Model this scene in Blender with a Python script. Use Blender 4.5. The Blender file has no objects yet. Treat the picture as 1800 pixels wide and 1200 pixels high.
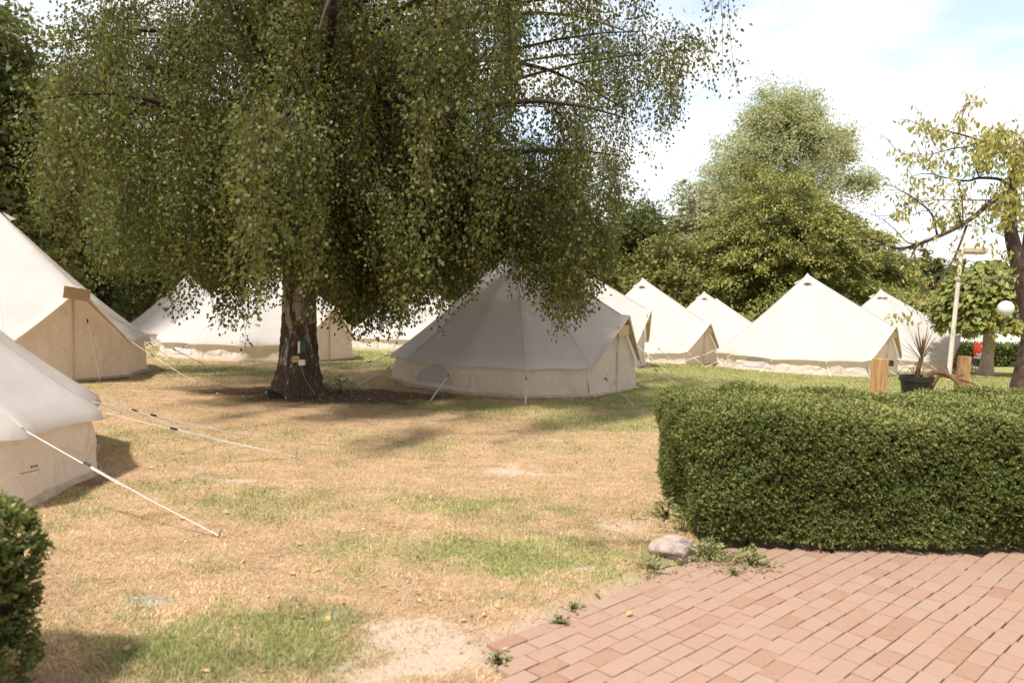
import bpy, math, random
import numpy as np
from mathutils import Matrix, Vector

random.seed(7)
RNG = np.random.default_rng(11)
SC = bpy.context.scene
COL = SC.collection
PI = math.pi
rad = math.radians

# ------------------------------------------------------------------ camera, sky, sun, exposure
CAM = np.array([0.0, 0.0, 1.9])
FPX = 1400.0
PITCH = math.atan(80 / 1400)
ROLL = rad(1.2)
_f = np.array([0, math.cos(PITCH), -math.sin(PITCH)])
_r0 = np.array([1.0, 0, 0])
_u0 = np.array([0, math.sin(PITCH), math.cos(PITCH)])
_r = _r0 * math.cos(ROLL) + _u0 * math.sin(ROLL)
_u = _u0 * math.cos(ROLL) - _r0 * math.sin(ROLL)
cd = bpy.data.cameras.new('camera')
cd.sensor_width = 36
cd.lens = 28
cd.clip_start = 0.05
cd.clip_end = 2000
cd.dof.use_dof = True
cd.dof.focus_distance = 14.0
cd.dof.aperture_fstop = 2.2
cam = bpy.data.objects.new('camera', cd)
COL.objects.link(cam)
cam.matrix_world = Matrix(((_r[0], _u[0], -_f[0], CAM[0]), (_r[1], _u[1], -_f[1], CAM[1]),
                           (_r[2], _u[2], -_f[2], CAM[2]), (0, 0, 0, 1)))
SC.camera = cam

SUN_EL, SUN_AZ = rad(57), rad(216)     # azimuth clockwise from +Y: the sun stands behind the viewer, to the left
sd = bpy.data.lights.new('sun', 'SUN')
sd.energy = 2.2
sd.angle = rad(4)
sd.color = (1.0, 0.955, 0.89)
sun = bpy.data.objects.new('sun', sd)
COL.objects.link(sun)
SUNDIR = Vector((math.sin(SUN_AZ) * math.cos(SUN_EL), math.cos(SUN_AZ) * math.cos(SUN_EL), math.sin(SUN_EL)))
sun.rotation_euler = SUNDIR.to_track_quat('Z', 'Y').to_euler()

world = bpy.data.worlds.new('World')
SC.world = world
world.use_nodes = True
wn, wl = world.node_tree.nodes, world.node_tree.links
wn.clear()
w_out = wn.new('ShaderNodeOutputWorld')
w_bg = wn.new('ShaderNodeBackground')
w_bg.inputs['Strength'].default_value = 0.1
w_sky = wn.new('ShaderNodeTexSky')
w_sky.sky_type = 'NISHITA'
w_sky.sun_disc = False
w_sky.sun_elevation = SUN_EL
w_sky.sun_rotation = SUN_AZ
w_tc = wn.new('ShaderNodeTexCoord')
w_sep = wn.new('ShaderNodeSeparateXYZ')
wl.new(w_tc.outputs['Generated'], w_sep.inputs[0])
w_add = wn.new('ShaderNodeMath'); w_add.operation = 'ADD'; w_add.inputs[1].default_value = 0.22
w_max = wn.new('ShaderNodeMath'); w_max.operation = 'MAXIMUM'; w_max.inputs[1].default_value = 0.02
wl.new(w_sep.outputs['Z'], w_max.inputs[0]); wl.new(w_max.outputs[0], w_add.inputs[0])
w_dx = wn.new('ShaderNodeMath'); w_dx.operation = 'DIVIDE'
w_dy = wn.new('ShaderNodeMath'); w_dy.operation = 'DIVIDE'
wl.new(w_sep.outputs['X'], w_dx.inputs[0]); wl.new(w_add.outputs[0], w_dx.inputs[1])
wl.new(w_sep.outputs['Y'], w_dy.inputs[0]); wl.new(w_add.outputs[0], w_dy.inputs[1])
w_cmb = wn.new('ShaderNodeCombineXYZ')
wl.new(w_dx.outputs[0], w_cmb.inputs[0]); wl.new(w_dy.outputs[0], w_cmb.inputs[1])
w_n = wn.new('ShaderNodeTexNoise')
w_n.inputs['Scale'].default_value = 2.3; w_n.inputs['Detail'].default_value = 9; w_n.inputs['Roughness'].default_value = 0.58
w_n.inputs['Distortion'].default_value = 0.35
wl.new(w_cmb.outputs[0], w_n.inputs['Vector'])
w_ramp = wn.new('ShaderNodeValToRGB')
w_ramp.color_ramp.elements[0].position = 0.37; w_ramp.color_ramp.elements[0].color = (0.33, 0.33, 0.33, 1)
w_ramp.color_ramp.elements[1].position = 0.57; w_ramp.color_ramp.elements[1].color = (1, 1, 1, 1)
wl.new(w_n.outputs['Fac'], w_ramp.inputs[0])
w_mix = wn.new('ShaderNodeMix'); w_mix.data_type = 'RGBA'
wl.new(w_ramp.outputs[0], w_mix.inputs[0])
wl.new(w_sky.outputs[0], w_mix.inputs[6])
w_mix.inputs[7].default_value = (3.9, 3.82, 3.77, 1)
wl.new(w_mix.outputs[2], w_bg.inputs[0])
wl.new(w_bg.outputs[0], w_out.inputs[0])

SC.view_settings.view_transform = 'Standard'
SC.view_settings.look = 'None'
SC.view_settings.gamma = 1
SC.view_settings.use_curve_mapping = False
SC.view_settings.exposure = 1.6


# ------------------------------------------------------------------ projection helpers
def project(P):
    P = np.asarray(P, float) - CAM
    z = P @ _f
    return 900 + FPX * (P @ _r) / z, 600 - FPX * (P @ _u) / z


def ray(u, v):
    d = _f + _r * (u - 900) / FPX + _u * (600 - v) / FPX
    return d


def at(u, v, Y):
    d = ray(u, v)
    return CAM + d * (Y / d[1])


# ------------------------------------------------------------------ terrain
_ctrl = np.array([
    (-6.4, 7.05, .14), (-9.24, 13.6, .48), (-6.6, 20.9, .14), (-13, 32, -.28), (-3.9, 31, -.22), (0.06, 16.3, .16),
    (1.2, 21.5, .18), (4.3, 26.5, -.22), (7.9, 33, -.55), (9.7, 38, -.8), (8.46, 23, -.08), (12.9, 28, -.4),
    (-3.55, 13.2, .2), (9.3, 15, 0), (0, 4, 0), (3, 5, 0), (3, 8, 0), (-2.5, 3.5, 0), (6, 8, 0), (-2, 7, .03), (9, 8, 0),
    (0, 0, 0), (-5, 0, 0), (5, 0, 0), (0, -6, 0), (1.5, 11, .06), (23, 36, -.5), (14, 18, -.05), (-20, 15, .4), (-20, 25, .1), (5, 15, .05)])


def _tps(r2):
    return np.where(r2 > 1e-9, 0.5 * r2 * np.log(np.maximum(r2, 1e-9)), 0)


def _fit():
    P = _ctrl[:, :2]
    n = len(P)
    K = _tps(((P[:, None] - P[None]) ** 2).sum(-1)) + np.eye(n) * 0.8
    Q = np.hstack([np.ones((n, 1)), P])
    A = np.zeros((n + 3, n + 3))
    A[:n, :n] = K; A[:n, n:] = Q; A[n:, :n] = Q.T
    return np.linalg.solve(A, np.concatenate([_ctrl[:, 2], np.zeros(3)]))


_W = _fit()


def pave_mask(x, y):
    """1 on the paved corner: right of the 45 degree edge, in front of the hedge"""
    s = ((x + 0.09) - (y - 4.29)) / math.sqrt(2)
    return (s > 0.0) & (y < 6.08) & (x > -0.09 - .25 * (y - 4.29))


def hz_arr(x, y):
    x = np.asarray(x, float); y = np.asarray(y, float)
    xc = np.clip(x, -24, 26); yc = np.clip(y, -6, 42)
    P = _ctrl[:, :2]
    z = np.zeros_like(xc)
    for i in range(len(P)):
        z = z + _W[i] * _tps((xc - P[i, 0]) ** 2 + (yc - P[i, 1]) ** 2)
    z = z + _W[-3] + _W[-2] * xc + _W[-1] * yc
    z = np.clip(z, -1.0, 0.6)
    d = np.maximum(np.maximum(np.abs(x) - 24, y - 42), 0)
    w = np.clip(d / 25, 0, 1)
    z = z * (1 - w) + (-0.7) * w
    # level near the paved corner
    n = np.clip((np.hypot(x - 2.0, y - 5.0) - 2.2) / 2.5, 0, 1)
    n = n * n * (3 - 2 * n)
    return z * n


def hz(x, y):
    return float(hz_arr(np.array([x]), np.array([y]))[0])


def on_ground(u, v):
    d = ray(u, v)
    lo, hi = 2.0, 80.0
    for Y in np.arange(2.5, 80, 0.1):
        p = CAM + d * (Y / d[1])
        if p[2] < hz(p[0], p[1]):
            hi = Y; lo = Y - .1
            break
    Y = (lo + hi) / 2
    p = CAM + d * (Y / d[1])
    return np.array([p[0], p[1], hz(p[0], p[1])])


# ------------------------------------------------------------------ node / material helpers
class NT:
    def __init__(s, m):
        m.use_nodes = True
        s.t = m.node_tree; s.n = s.t.nodes; s.l = s.t.links
        s.n.clear()
        s.out = s.n.new('ShaderNodeOutputMaterial')

    def new(s, typ, **kw):
        n = s.n.new(typ)
        for k, v in kw.items():
            setattr(n, k, v)
        return n

    def set(s, node, **ins):
        for k, v in ins.items():
            k = k.replace('_', ' ')
            if hasattr(v, 'is_output') or isinstance(v, bpy.types.NodeSocket):
                s.l.new(v, node.inputs[k])
            else:
                node.inputs[k].default_value = v
        return node

    def pos(s, scale=(1, 1, 1), obj=False):
        if obj:
            c = s.new('ShaderNodeTexCoord').outputs['Object']
        else:
            c = s.new('ShaderNodeNewGeometry').outputs['Position']
        m = s.new('ShaderNodeMapping')
        m.inputs['Scale'].default_value = scale
        s.l.new(c, m.inputs['Vector'])
        return m.outputs[0]

    def noise(s, vec, scale, detail=4, rough=.55, dist=0.0):
        n = s.new('ShaderNodeTexNoise')
        s.set(n, Vector=vec, Scale=scale, Detail=detail, Roughness=rough, Distortion=dist)
        return n.outputs['Fac']

    def ramp(s, fac, stops, interp='LINEAR'):
        r = s.new('ShaderNodeValToRGB')
        cr = r.color_ramp
        cr.interpolation = interp
        while len(cr.elements) < len(stops):
            cr.elements.new(0.5)
        for e, (p, c) in zip(cr.elements, stops):
            e.position = p
            e.color = (c, c, c, 1) if isinstance(c, (int, float)) else (*c, 1)
        s.l.new(fac, r.inputs[0])
        return r.outputs[0]

    def mix(s, fac, a, b, blend='MIX'):
        m = s.new('ShaderNodeMix', data_type='RGBA', blend_type=blend)
        for i, v in ((0, fac), (6, a), (7, b)):
            if isinstance(v, bpy.types.NodeSocket):
                s.l.new(v, m.inputs[i])
            elif i == 0:
                m.inputs[0].default_value = v
            else:
                m.inputs[i].default_value = (*v, 1)
        return m.outputs[2]

    def math(s, op, a, b=0.0, clamp=False):
        m = s.new('ShaderNodeMath', operation=op)
        m.use_clamp = clamp
        for i, v in ((0, a), (1, b)):
            if isinstance(v, bpy.types.NodeSocket):
                s.l.new(v, m.inputs[i])
            else:
                m.inputs[i].default_value = v
        return m.outputs[0]

    def attr(s, name, out='Fac'):
        a = s.new('ShaderNodeAttribute', attribute_name=name)
        return a.outputs[out]

    def bump(s, h, strength=.3, dist=.01):
        b = s.new('ShaderNodeBump')
        s.set(b, Strength=strength, Distance=dist, Height=h)
        return b.outputs[0]

    def bsdf(s, col, rough=.8, spec=.3, normal=None, metal=0.0):
        p = s.new('ShaderNodeBsdfPrincipled')
        if isinstance(col, bpy.types.NodeSocket):
            s.l.new(col, p.inputs['Base Color'])
        else:
            p.inputs['Base Color'].default_value = (*col, 1)
        if isinstance(rough, bpy.types.NodeSocket):
            s.l.new(rough, p.inputs['Roughness'])
        else:
            p.inputs['Roughness'].default_value = rough
        p.inputs['Specular IOR Level'].default_value = spec
        p.inputs['Metallic'].default_value = metal
        if normal is not None:
            s.l.new(normal, p.inputs['Normal'])
        return p.outputs[0]

    def translucent(s, surf, col, amount, normal=None):
        t = s.new('ShaderNodeBsdfTranslucent')
        if isinstance(col, bpy.types.NodeSocket):
            s.l.new(col, t.inputs[0])
        else:
            t.inputs[0].default_value = (*col, 1)
        m = s.new('ShaderNodeMixShader')
        m.inputs[0].default_value = amount
        s.l.new(surf, m.inputs[1]); s.l.new(t.outputs[0], m.inputs[2])
        return m.outputs[0]

    def finish(s, surf):
        s.l.new(surf, s.out.inputs[0])


def mat(name):
    m = bpy.data.materials.new(name)
    return m, NT(m)


def leaf_mat(name, stops, trans=.35, rough=.5, spec=.35):
    m, t = mat(name)
    r = t.attr('rnd')
    c = t.ramp(r, stops)
    n = t.noise(t.pos(), 1.1, 2)
    c = t.mix(t.ramp(n, [(.35, 0.0), (.7, .55)]), c, tuple(np.array(stops[len(stops) // 2][1]) * .72))
    s = t.bsdf(c, rough, spec)
    tc = t.mix(.5, c, (.30, .32, .05), 'MIX')
    s = t.translucent(s, tc, trans)
    t.finish(s)
    return m


def solid(name, col, rough=.7, spec=.3, nscale=8, namp=.25, metal=0.0, bump=0.0, stretch=(1, 1, 1)):
    m, t = mat(name)
    n = t.noise(t.pos(stretch, True), nscale, 5)
    c = t.mix(t.ramp(n, [(.3, 0.0), (.7, 1.0)]), tuple(np.array(col) * (1 - namp)), tuple(np.minimum(np.array(col) * (1 + namp), .95)))
    nb = t.bump(n, bump, .01) if bump else None
    t.finish(t.bsdf(c, rough, spec, nb, metal))
    return m


# ------------------------------------------------------------------ mesh helpers
def mesh_np(name, V, F, mats=None, smooth=True, rnd=None):
    """V (n,3); F (m,k) array of equal sized faces or list of such arrays"""
    me = bpy.data.meshes.new(name)
    V = np.asarray(V, np.float32)
    Fs = F if isinstance(F, list) else [F]
    Fs = [np.asarray(f, np.int32) for f in Fs if len(f)]
    me.vertices.add(len(V)); me.vertices.foreach_set('co', V.ravel())
    idx = np.concatenate([f.ravel() for f in Fs])
    cnt = np.concatenate([np.full(len(f), f.shape[1], np.int32) for f in Fs])
    st = np.concatenate([[0], np.cumsum(cnt)[:-1]]).astype(np.int32)
    me.loops.add(len(idx)); me.loops.foreach_set('vertex_index', idx)
    me.polygons.add(len(cnt)); me.polygons.foreach_set('loop_start', st)
    if rnd is not None:
        a = me.attributes.new('rnd', 'FLOAT', 'FACE')
        a.data.foreach_set('value', np.asarray(rnd, np.float32))
    if mats is not None:
        for mm in (mats if isinstance(mats, (list, tuple)) else [mats]):
            me.materials.append(mm)
    me.update(calc_edges=True)
    if not smooth:
        me.shade_flat()
    me.validate()
    return me


class MB:
    """collects small solids into one mesh"""
    def __init__(s):
        s.v = []; s.f = []

    def add(s, verts, faces):
        o = len(s.v)
        s.v += [tuple(map(float, v)) for v in verts]
        s.f += [tuple(o + i for i in f) for f in faces]

    def box(s, c, size, R=None, bev=0.0):
        hx, hy, hh = [q / 2 for q in size]
        b = bev
        vs = []
        if b <= 0:
            for z in (-hh, hh):
                for x, y in ((-hx, -hy), (hx, -hy), (hx, hy), (-hx, hy)):
                    vs.append((x, y, z))
            fs = [(3, 2, 1, 0), (4, 5, 6, 7)] + [(i, (i + 1) % 4, 4 + (i + 1) % 4, 4 + i) for i in range(4)]
        else:
            for z, q in ((-hh, b), (-hh + b, 0), (hh - b, 0), (hh, b)):
                for x, y in ((-1, -1), (1, -1), (1, 1), (-1, 1)):
                    vs.append((x * (hx - q), y * (hy - q), z))
            fs = [(3, 2, 1, 0), (12, 13, 14, 15)]
            for k in range(3):
                fs += [(4 * k + i, 4 * k + (i + 1) % 4, 4 * k + 4 + (i + 1) % 4, 4 * k + 4 + i) for i in range(4)]
        c = np.array(c, float)
        vs = np.array(vs)
        if R is not None:
            vs = vs @ np.array(R).T
        s.add(vs + c, fs)

    def tube(s, pts, radii, n=6, caps=True):
        pts = np.array(pts, float)
        if np.isscalar(radii):
            radii = [radii] * len(pts)
        rings = []
        tan = np.gradient(pts, axis=0)
        tan /= np.linalg.norm(tan, axis=1)[:, None] + 1e-9
        ref = np.array([0, 0, 1.0]) if abs(tan[0][2]) < .9 else np.array([1.0, 0, 0])
        vs = []
        for p, t, r in zip(pts, tan, radii):
            a = np.cross(t, ref); a /= np.linalg.norm(a) + 1e-9
            b = np.cross(t, a)
            ref = -np.cross(t, a) * -1 if False else ref
            for k in range(n):
                q = 2 * PI * k / n
                vs.append(p + r * (a * math.cos(q) + b * math.sin(q)))
        fs = []
        for i in range(len(pts) - 1):
            for k in range(n):
                fs.append((i * n + k, i * n + (k + 1) % n, (i + 1) * n + (k + 1) % n, (i + 1) * n + k))
        if caps:
            fs.append(tuple(range(n - 1, -1, -1)))
            fs.append(tuple((len(pts) - 1) * n + k for k in range(n)))
        s.add(vs, fs)

    def lathe(s, prof, c=(0, 0, 0), n=20, cap=True):
        vs = []; fs = []
        for r, z in prof:
            for k in range(n):
                q = 2 * PI * k / n
                vs.append((c[0] + r * math.cos(q), c[1] + r * math.sin(q), c[2] + z))
        m = len(prof)
        for i in range(m - 1):
            for k in range(n):
                fs.append((i * n + k, i * n + (k + 1) % n, (i + 1) * n + (k + 1) % n, (i + 1) * n + k))
        if cap:
            fs.append(tuple(range(n - 1, -1, -1)))
            fs.append(tuple((m - 1) * n + k for k in range(n)))
        s.add(vs, fs)

    def mesh(s, name, m, smooth=False):
        me = bpy.data.meshes.new(name)
        me.from_pydata(s.v, [], s.f)
        for mm in (m if isinstance(m, (list, tuple)) else [m]):
            me.materials.append(mm)
        me.update()
        if not smooth:
            me.shade_flat()
        return me


def link(name, data, parent=None, label=None, cat=None, group=None, kind=None, loc=None):
    o = bpy.data.objects.new(name, data)
    COL.objects.link(o)
    if parent is not None:
        o.parent = parent
    if loc is not None:
        o.location = loc
    if label: o['label'] = label
    if cat: o['category'] = cat
    if group: o['group'] = group
    if kind: o['kind'] = kind
    return o


def thing(name, label, cat, loc=(0, 0, 0), group=None):
    return link(name, None, None, label, cat, group, None, loc)


def smooth_pts(P, n):
    """Catmull-Rom through P"""
    P = np.array(P, float)
    Q = np.vstack([2 * P[0] - P[1], P, 2 * P[-1] - P[-2]])
    out = []
    for i in range(1, len(Q) - 2):
        for t in np.linspace(0, 1, n, endpoint=False):
            a, b, c, d = Q[i - 1], Q[i], Q[i + 1], Q[i + 2]
            out.append(.5 * ((2 * b) + (-a + c) * t + (2 * a - 5 * b + 4 * c - d) * t * t + (-a + 3 * b - 3 * c + d) * t ** 3))
    out.append(P[-1])
    return np.array(out)


def unit(a):
    return a / (np.linalg.norm(a, axis=-1, keepdims=True) + 1e-9)


def leaf_quads(C, A, Nn, L, W, fold=.12):
    """rhombic leaves: base at C, long axis A, normal Nn, length L, width W -> V,F"""
    C = np.asarray(C); A = unit(A)
    B = unit(np.cross(A, Nn)); Nn = np.cross(B, A)
    L = np.asarray(L)[:, None]; W = np.asarray(W)[:, None]
    n = len(C)
    V = np.empty((n, 4, 3), np.float32)
    V[:, 0] = C
    V[:, 1] = C + A * L * .42 + B * W * .5 + Nn * W * fold
    V[:, 2] = C + A * L
    V[:, 3] = C + A * L * .42 - B * W * .5 + Nn * W * fold
    F = np.arange(n * 4, dtype=np.int32).reshape(n, 4)
    return V.reshape(-1, 3), F


def leaf_tris(C, A, Nn, L, W):
    """deltoid leaves of one face each, broad near the stalk"""
    C = np.asarray(C); A = unit(A)
    B = unit(np.cross(A, Nn))
    L = np.asarray(L)[:, None]; W = np.asarray(W)[:, None]
    n = len(C)
    V = np.empty((n, 3, 3), np.float32)
    V[:, 0] = C + B * W * .62 + A * L * .12
    V[:, 1] = C + A * L
    V[:, 2] = C - B * W * .56 + A * L * .22
    return V.reshape(-1, 3), np.arange(n * 3, dtype=np.int32).reshape(n, 3)


def rdirs(n, rng=RNG):
    return unit(rng.normal(size=(n, 3)))


def vnoise(x, y, seed=0, freq=1.0):
    """smooth value noise in numpy"""
    r = np.random.default_rng(seed)
    T = r.random((64, 64))
    x = np.asarray(x) * freq; y = np.asarray(y) * freq
    xi = np.floor(x).astype(int); yi = np.floor(y).astype(int)
    fx = x - xi; fy = y - yi
    fx = fx * fx * (3 - 2 * fx); fy = fy * fy * (3 - 2 * fy)
    g = lambda a, b: T[a % 64, b % 64]
    return (g(xi, yi) * (1 - fx) * (1 - fy) + g(xi + 1, yi) * fx * (1 - fy) + g(xi, yi + 1) * (1 - fx) * fy + g(xi + 1, yi + 1) * fx * fy)


def fbm(x, y, seed=0, freq=1.0, oct=4):
    s = 0; a = .5; tot = 0
    for k in range(oct):
        s = s + a * vnoise(x + 13.7 * k, y - 7.1 * k, seed + k, freq * 2 ** k)
        tot += a; a *= .55
    return s / tot


# ------------------------------------------------------------------ ground cover masks
def gpx(u, v):
    p = on_ground(u, v)
    return p[0], p[1]


_green_spots = [(900, 975, .95, .55, .95), (760, 990, .7, .5, .5), (1010, 985, .6, .4, .7), (450, 1130, .9, .45, .95), (330, 1160, .6, .3, .6),
                (880, 900, 1.0, .6, .5), (700, 960, .7, .3, .45), (1100, 1010, .5, .3, .6), (500, 880, .8, .5, .42), (240, 860, .8, .6, .4),
                (1050, 735, 2.2, 1.1, .8), (850, 715, 3.0, .6, .7), (1130, 700, 3.0, 3.0, .9), (1300, 680, 6, 4, 1.0), (1600, 690, 8, 6, 1.0),
                (1000, 960, .5, .35, .6), (820, 1060, .8, .25, .45), (250, 780, 1.2, .8, .5), (640, 620, 5, 6, .75), (330, 650, 3, 2.5, .5), (620, 775, 2, .7, .3),
                (600, 1030, .6, .25, .35), (1180, 985, .4, .35, .8), (700, 1090, .5, .2, .35)]
GREEN = [(*gpx(u, v), sx, sy, a) for u, v, sx, sy, a in _green_spots]
_sand_spots = [(740, 1120, .38, .42, 1.0), (800, 1165, .45, .25, .9), (690, 1180, .3, .2, .6), (850, 1140, .25, .25, .9), (1090, 1050, .25, .12, .8), (1000, 1085, .3, .1, .8),
               (900, 828, .5, .22, .5), (450, 845, .4, .15, .5), (1060, 870, .5, .3, .35), (1100, 925, .25, .2, .6), (1010, 1000, .15, .08, .5), (1250, 1005, .4, .12, .9),
               (720, 745, 1.2, .4, .35), (960, 775, .9, .25, .3), (1750, 688, 1.4, .5, .8), (1580, 1165, .0001, .0001, 0)]
SAND = [(*gpx(u, v), sx, sy, a) for u, v, sx, sy, a in _sand_spots]
_soil_spots = [(555, 694, 1.35, .75, 1.5), (440, 692, .9, .45, 1.0), (670, 694, 1.0, .5, 1.2), (140, 850, .5, .3, .5), (1500, 968, 3.0, .12, .55), (240, 905, .35, .12, .4)]
SOIL = [(*gpx(u, v), sx, sy, a) for u, v, sx, sy, a in _soil_spots]
_ash_spots = [(258, 1054, .13, .05, 1.0), (200, 1075, .09, .045, .7), (385, 978, .06, .03, .4)]
ASH = [(*gpx(u, v), sx, sy, a) for u, v, sx, sy, a in _ash_spots]


def spots(lst, x, y):
    s = np.zeros_like(x)
    for cx, cy, sx, sy, a in lst:
        q = ((x - cx) / sx) ** 2 + ((y - cy) / sy) ** 2
        s = np.maximum(s, a * np.exp(-.8 * q))
    return s


def masks(x, y):
    n1 = fbm(x, y, 3, .8); n2 = fbm(x, y, 9, 2.6); n3 = fbm(x, y, 21, 6.0, 3)
    base = np.clip((y - 15) / 8, 0, 1) * .55 + np.clip((x - 3.0) / 4, 0, 1) * np.clip((y - 9) / 5, 0, 1) * .4
    g = spots(GREEN, x, y) * 1.32 + base + (n1 - .5) * 1.0 + (n2 - .5) * 1.0 + (n3 - .5) * .9
    g = np.clip((g - .22) / .85, 0, 1)
    s = spots(SAND, x, y) + (n2 - .5) * .9 + (n3 - .5) * .9
    s = np.clip((s - .36) / .3, 0, 1)
    so = spots(SOIL, x, y) + (n2 - .5) * .8 + (n3 - .5) * .4
    so = np.clip((so - .22) / .4, 0, 1)
    a = np.clip((spots(ASH, x, y) + (n3 - .5) * .9 - .35) / .3, 0, 1)
    return g, s, so, a


# ------------------------------------------------------------------ materials
m_ground, t = mat('lawn_ground')
P_ = t.pos()
mk = t.new('ShaderNodeAttribute', attribute_name='mask')
sp = t.new('ShaderNodeSeparateColor')
t.l.new(mk.outputs['Color'], sp.inputs[0])
ash = t.attr('ash')
nf = t.noise(t.pos((1, .55, 1)), 34, 6, .7)
nm = t.noise(t.pos((.7, 1.6, 1)), 3.6, 6, .68)
nff = t.noise(t.pos((1, .45, 1)), 120, 4, .7)
straw = t.ramp(nf, [(.28, (.32, .19, .095)), (.45, (.48, .315, .185)), (.6, (.55, .385, .245)), (.75, (.60, .45, .305))])
straw = t.mix(t.ramp(nm, [(.35, 0.0), (.65, .75)]), straw, (.33, .22, .09))
green = t.ramp(nf, [(.3, (.14, .145, .045)), (.5, (.28, .27, .095)), (.7, (.42, .37, .18))])
gfac = t.math('ADD', sp.outputs[0], t.math('MULTIPLY', t.math('SUBTRACT', nff, .5), .8), True)
c = t.mix(gfac, straw, green)
sand = t.ramp(nff, [(.3, (.44, .32, .22)), (.7, (.62, .48, .36))])
c = t.mix(sp.outputs[1], c, sand)
soil = t.ramp(nff, [(.3, (.055, .03, .017)), (.55, (.13, .075, .04)), (.75, (.26, .15, .075))])
c = t.mix(sp.outputs[2], c, soil)
c = t.mix(ash, c, t.ramp(nff, [(.42, (.12, .10, .09)), (.55, (.55, .50, .45))]))
hsum = t.math('ADD', nf, t.math('MULTIPLY', nff, .6))
t.finish(t.bsdf(c, .95, .1, t.bump(hsum, .8, .03)))

m_blade, t = mat('grass_blade')
cc = t.attr('col', 'Color')
t.finish(t.translucent(t.bsdf(cc, .7, .2), cc, .25))

m_canvas, t = mat('cotton_canvas')
P_ = t.pos()
n = t.noise(P_, 1.7, 4)
c = t.mix(t.ramp(n, [(.3, 0.0), (.7, 1.0)]), (.53, .50, .47), (.575, .547, .52))
st_ = t.noise(t.pos((1, 1, .35)), 7, 5, .65)
c = t.mix(t.ramp(st_, [(.6, 0.0), (.8, .18)]), c, (.44, .38, .32))
wv = t.noise(P_, 420, 2)
fold = t.noise(t.pos((1, 1, .45)), 1.9, 3, .5, .6)
b1 = t.bump(fold, .28, .09)
bn = t.new('ShaderNodeBump'); t.set(bn, Strength=.12, Distance=.002, Height=wv); t.l.new(b1, bn.inputs['Normal'])
s = t.bsdf(c, .9, .1, bn.outputs[0])
t.finish(t.translucent(s, (.90, .82, .70), .36))

m_wall, t = mat('wall_canvas')
n = t.noise(t.pos((1, 1, .6)), 2.4, 4)
c = t.mix(t.ramp(n, [(.3, 0.0), (.7, 1.0)]), (.70, .62, .53), (.75, .67, .58))
dirt = t.noise(t.pos((1, 1, 2)), 6, 5, .7)
c = t.mix(t.ramp(dirt, [(.58, 0.0), (.8, .3)]), c, (.42, .33, .23))
fold = t.noise(t.pos((1, 1, .8)), 3.2, 3, .5, 1.2)
t.finish(t.translucent(t.bsdf(c, .9, .1, t.bump(fold, .9, .10)), (.90, .72, .50), .40))

m_seam = solid('seam_tape', (.60, .555, .51), .9, .1, 30, .06)
m_trim = solid('awning_lining', (.54, .39, .22), .9, .1, 20, .1)
m_ground_sheet = solid('groundsheet_canvas', (.40, .31, .225), .8, .2, 12, .2)
m_zip = solid('door_zip', (.56, .46, .34), .8, .2, 30, .15)
m_mesh_win = solid('window_mesh', (.46, .42, .40), .85, .2, 60, .08)
m_dark = solid('black_plastic', (.018, .018, .018), .45, .4, 20, .2)
m_rope = solid('rope_cotton', (.68, .62, .54), .9, .1, 60, .12)
m_peg = solid('steel_peg', (.35, .34, .32), .4, .5, 30, .1, .8)
m_print = solid('printed_ink', (.10, .09, .08), .8, .2, 20, .1)
m_ply, t = mat('plywood')
g = t.noise(t.pos((2, 40, 40), True), 1.5, 5, .6)
t.finish(t.bsdf(t.ramp(g, [(.3, (.36, .23, .12)), (.5, (.52, .36, .21)), (.7, (.60, .44, .28))]), .8, .2))
m_post, t = mat('oak_post')
g = t.noise(t.pos((14, 14, 1.2), True), 2.2, 6, .65, .6)
c = t.ramp(g, [(.28, (.13, .06, .022)), (.45, (.36, .20, .085)), (.62, (.48, .28, .13)), (.8, (.58, .37, .20))])
t.finish(t.bsdf(c, .7, .25, t.bump(g, .4, .01)))
m_twig = solid('birch_twig', (.04, .026, .018), .8, .2, 20, .3)
m_bark, t = mat('birch_bark')
geo = t.new('ShaderNodeNewGeometry')
sepz = t.new('ShaderNodeSeparateXYZ'); t.l.new(geo.outputs['Position'], sepz.inputs[0])
pv = t.pos((5.5, 5.5, 1.1))
n1 = t.noise(pv, 1.6, 6, .7, .8)
n2 = t.noise(t.pos((2, 2, 14)), 2.0, 4, .7)
n3 = t.noise(t.pos((12, 12, 3)), 3, 5, .7)
dark = t.ramp(n3, [(.3, (.035, .022, .014)), (.55, (.12, .08, .05)), (.75, (.26, .18, .11))])
white = t.ramp(n3, [(.3, (.30, .25, .21)), (.6, (.52, .46, .41))])
lev = t.new('ShaderNodeMapRange'); t.set(lev, Value=sepz.outputs['Z'], From_Min=.25, From_Max=3.2, To_Min=-.14, To_Max=.17)
q = t.math('ADD', n1, lev.outputs[0])
wf = t.ramp(q, [(.47, 0.0), (.53, 1.0)])
band = t.ramp(n2, [(.56, 1.0), (.64, .15)])
wf = t.math('MULTIPLY', wf, band)
hi = t.new('ShaderNodeMapRange'); t.set(hi, Value=sepz.outputs['Z'], From_Min=3.3, From_Max=5.2, To_Min=1.0, To_Max=.12); hi.clamp = True
wf = t.math('MULTIPLY', wf, hi.outputs[0])
t.finish(t.bsdf(t.mix(wf, dark, white), .85, .2, t.bump(t.math('ADD', n1, n3), .9, .05)))
m_bark2 = solid('brown_bark', (.10, .065, .045), .9, .15, 9, .5, 0, .8, (4, 4, 1))
m_bark3 = solid('pale_grey_bark', (.36, .28, .21), .9, .15, 9, .35, 0, .7, (4, 4, 1))
m_cherrybark = solid('cherry_bark', (.062, .038, .028), .75, .3, 10, .5, 0, .8, (1, 1, 5))
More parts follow.
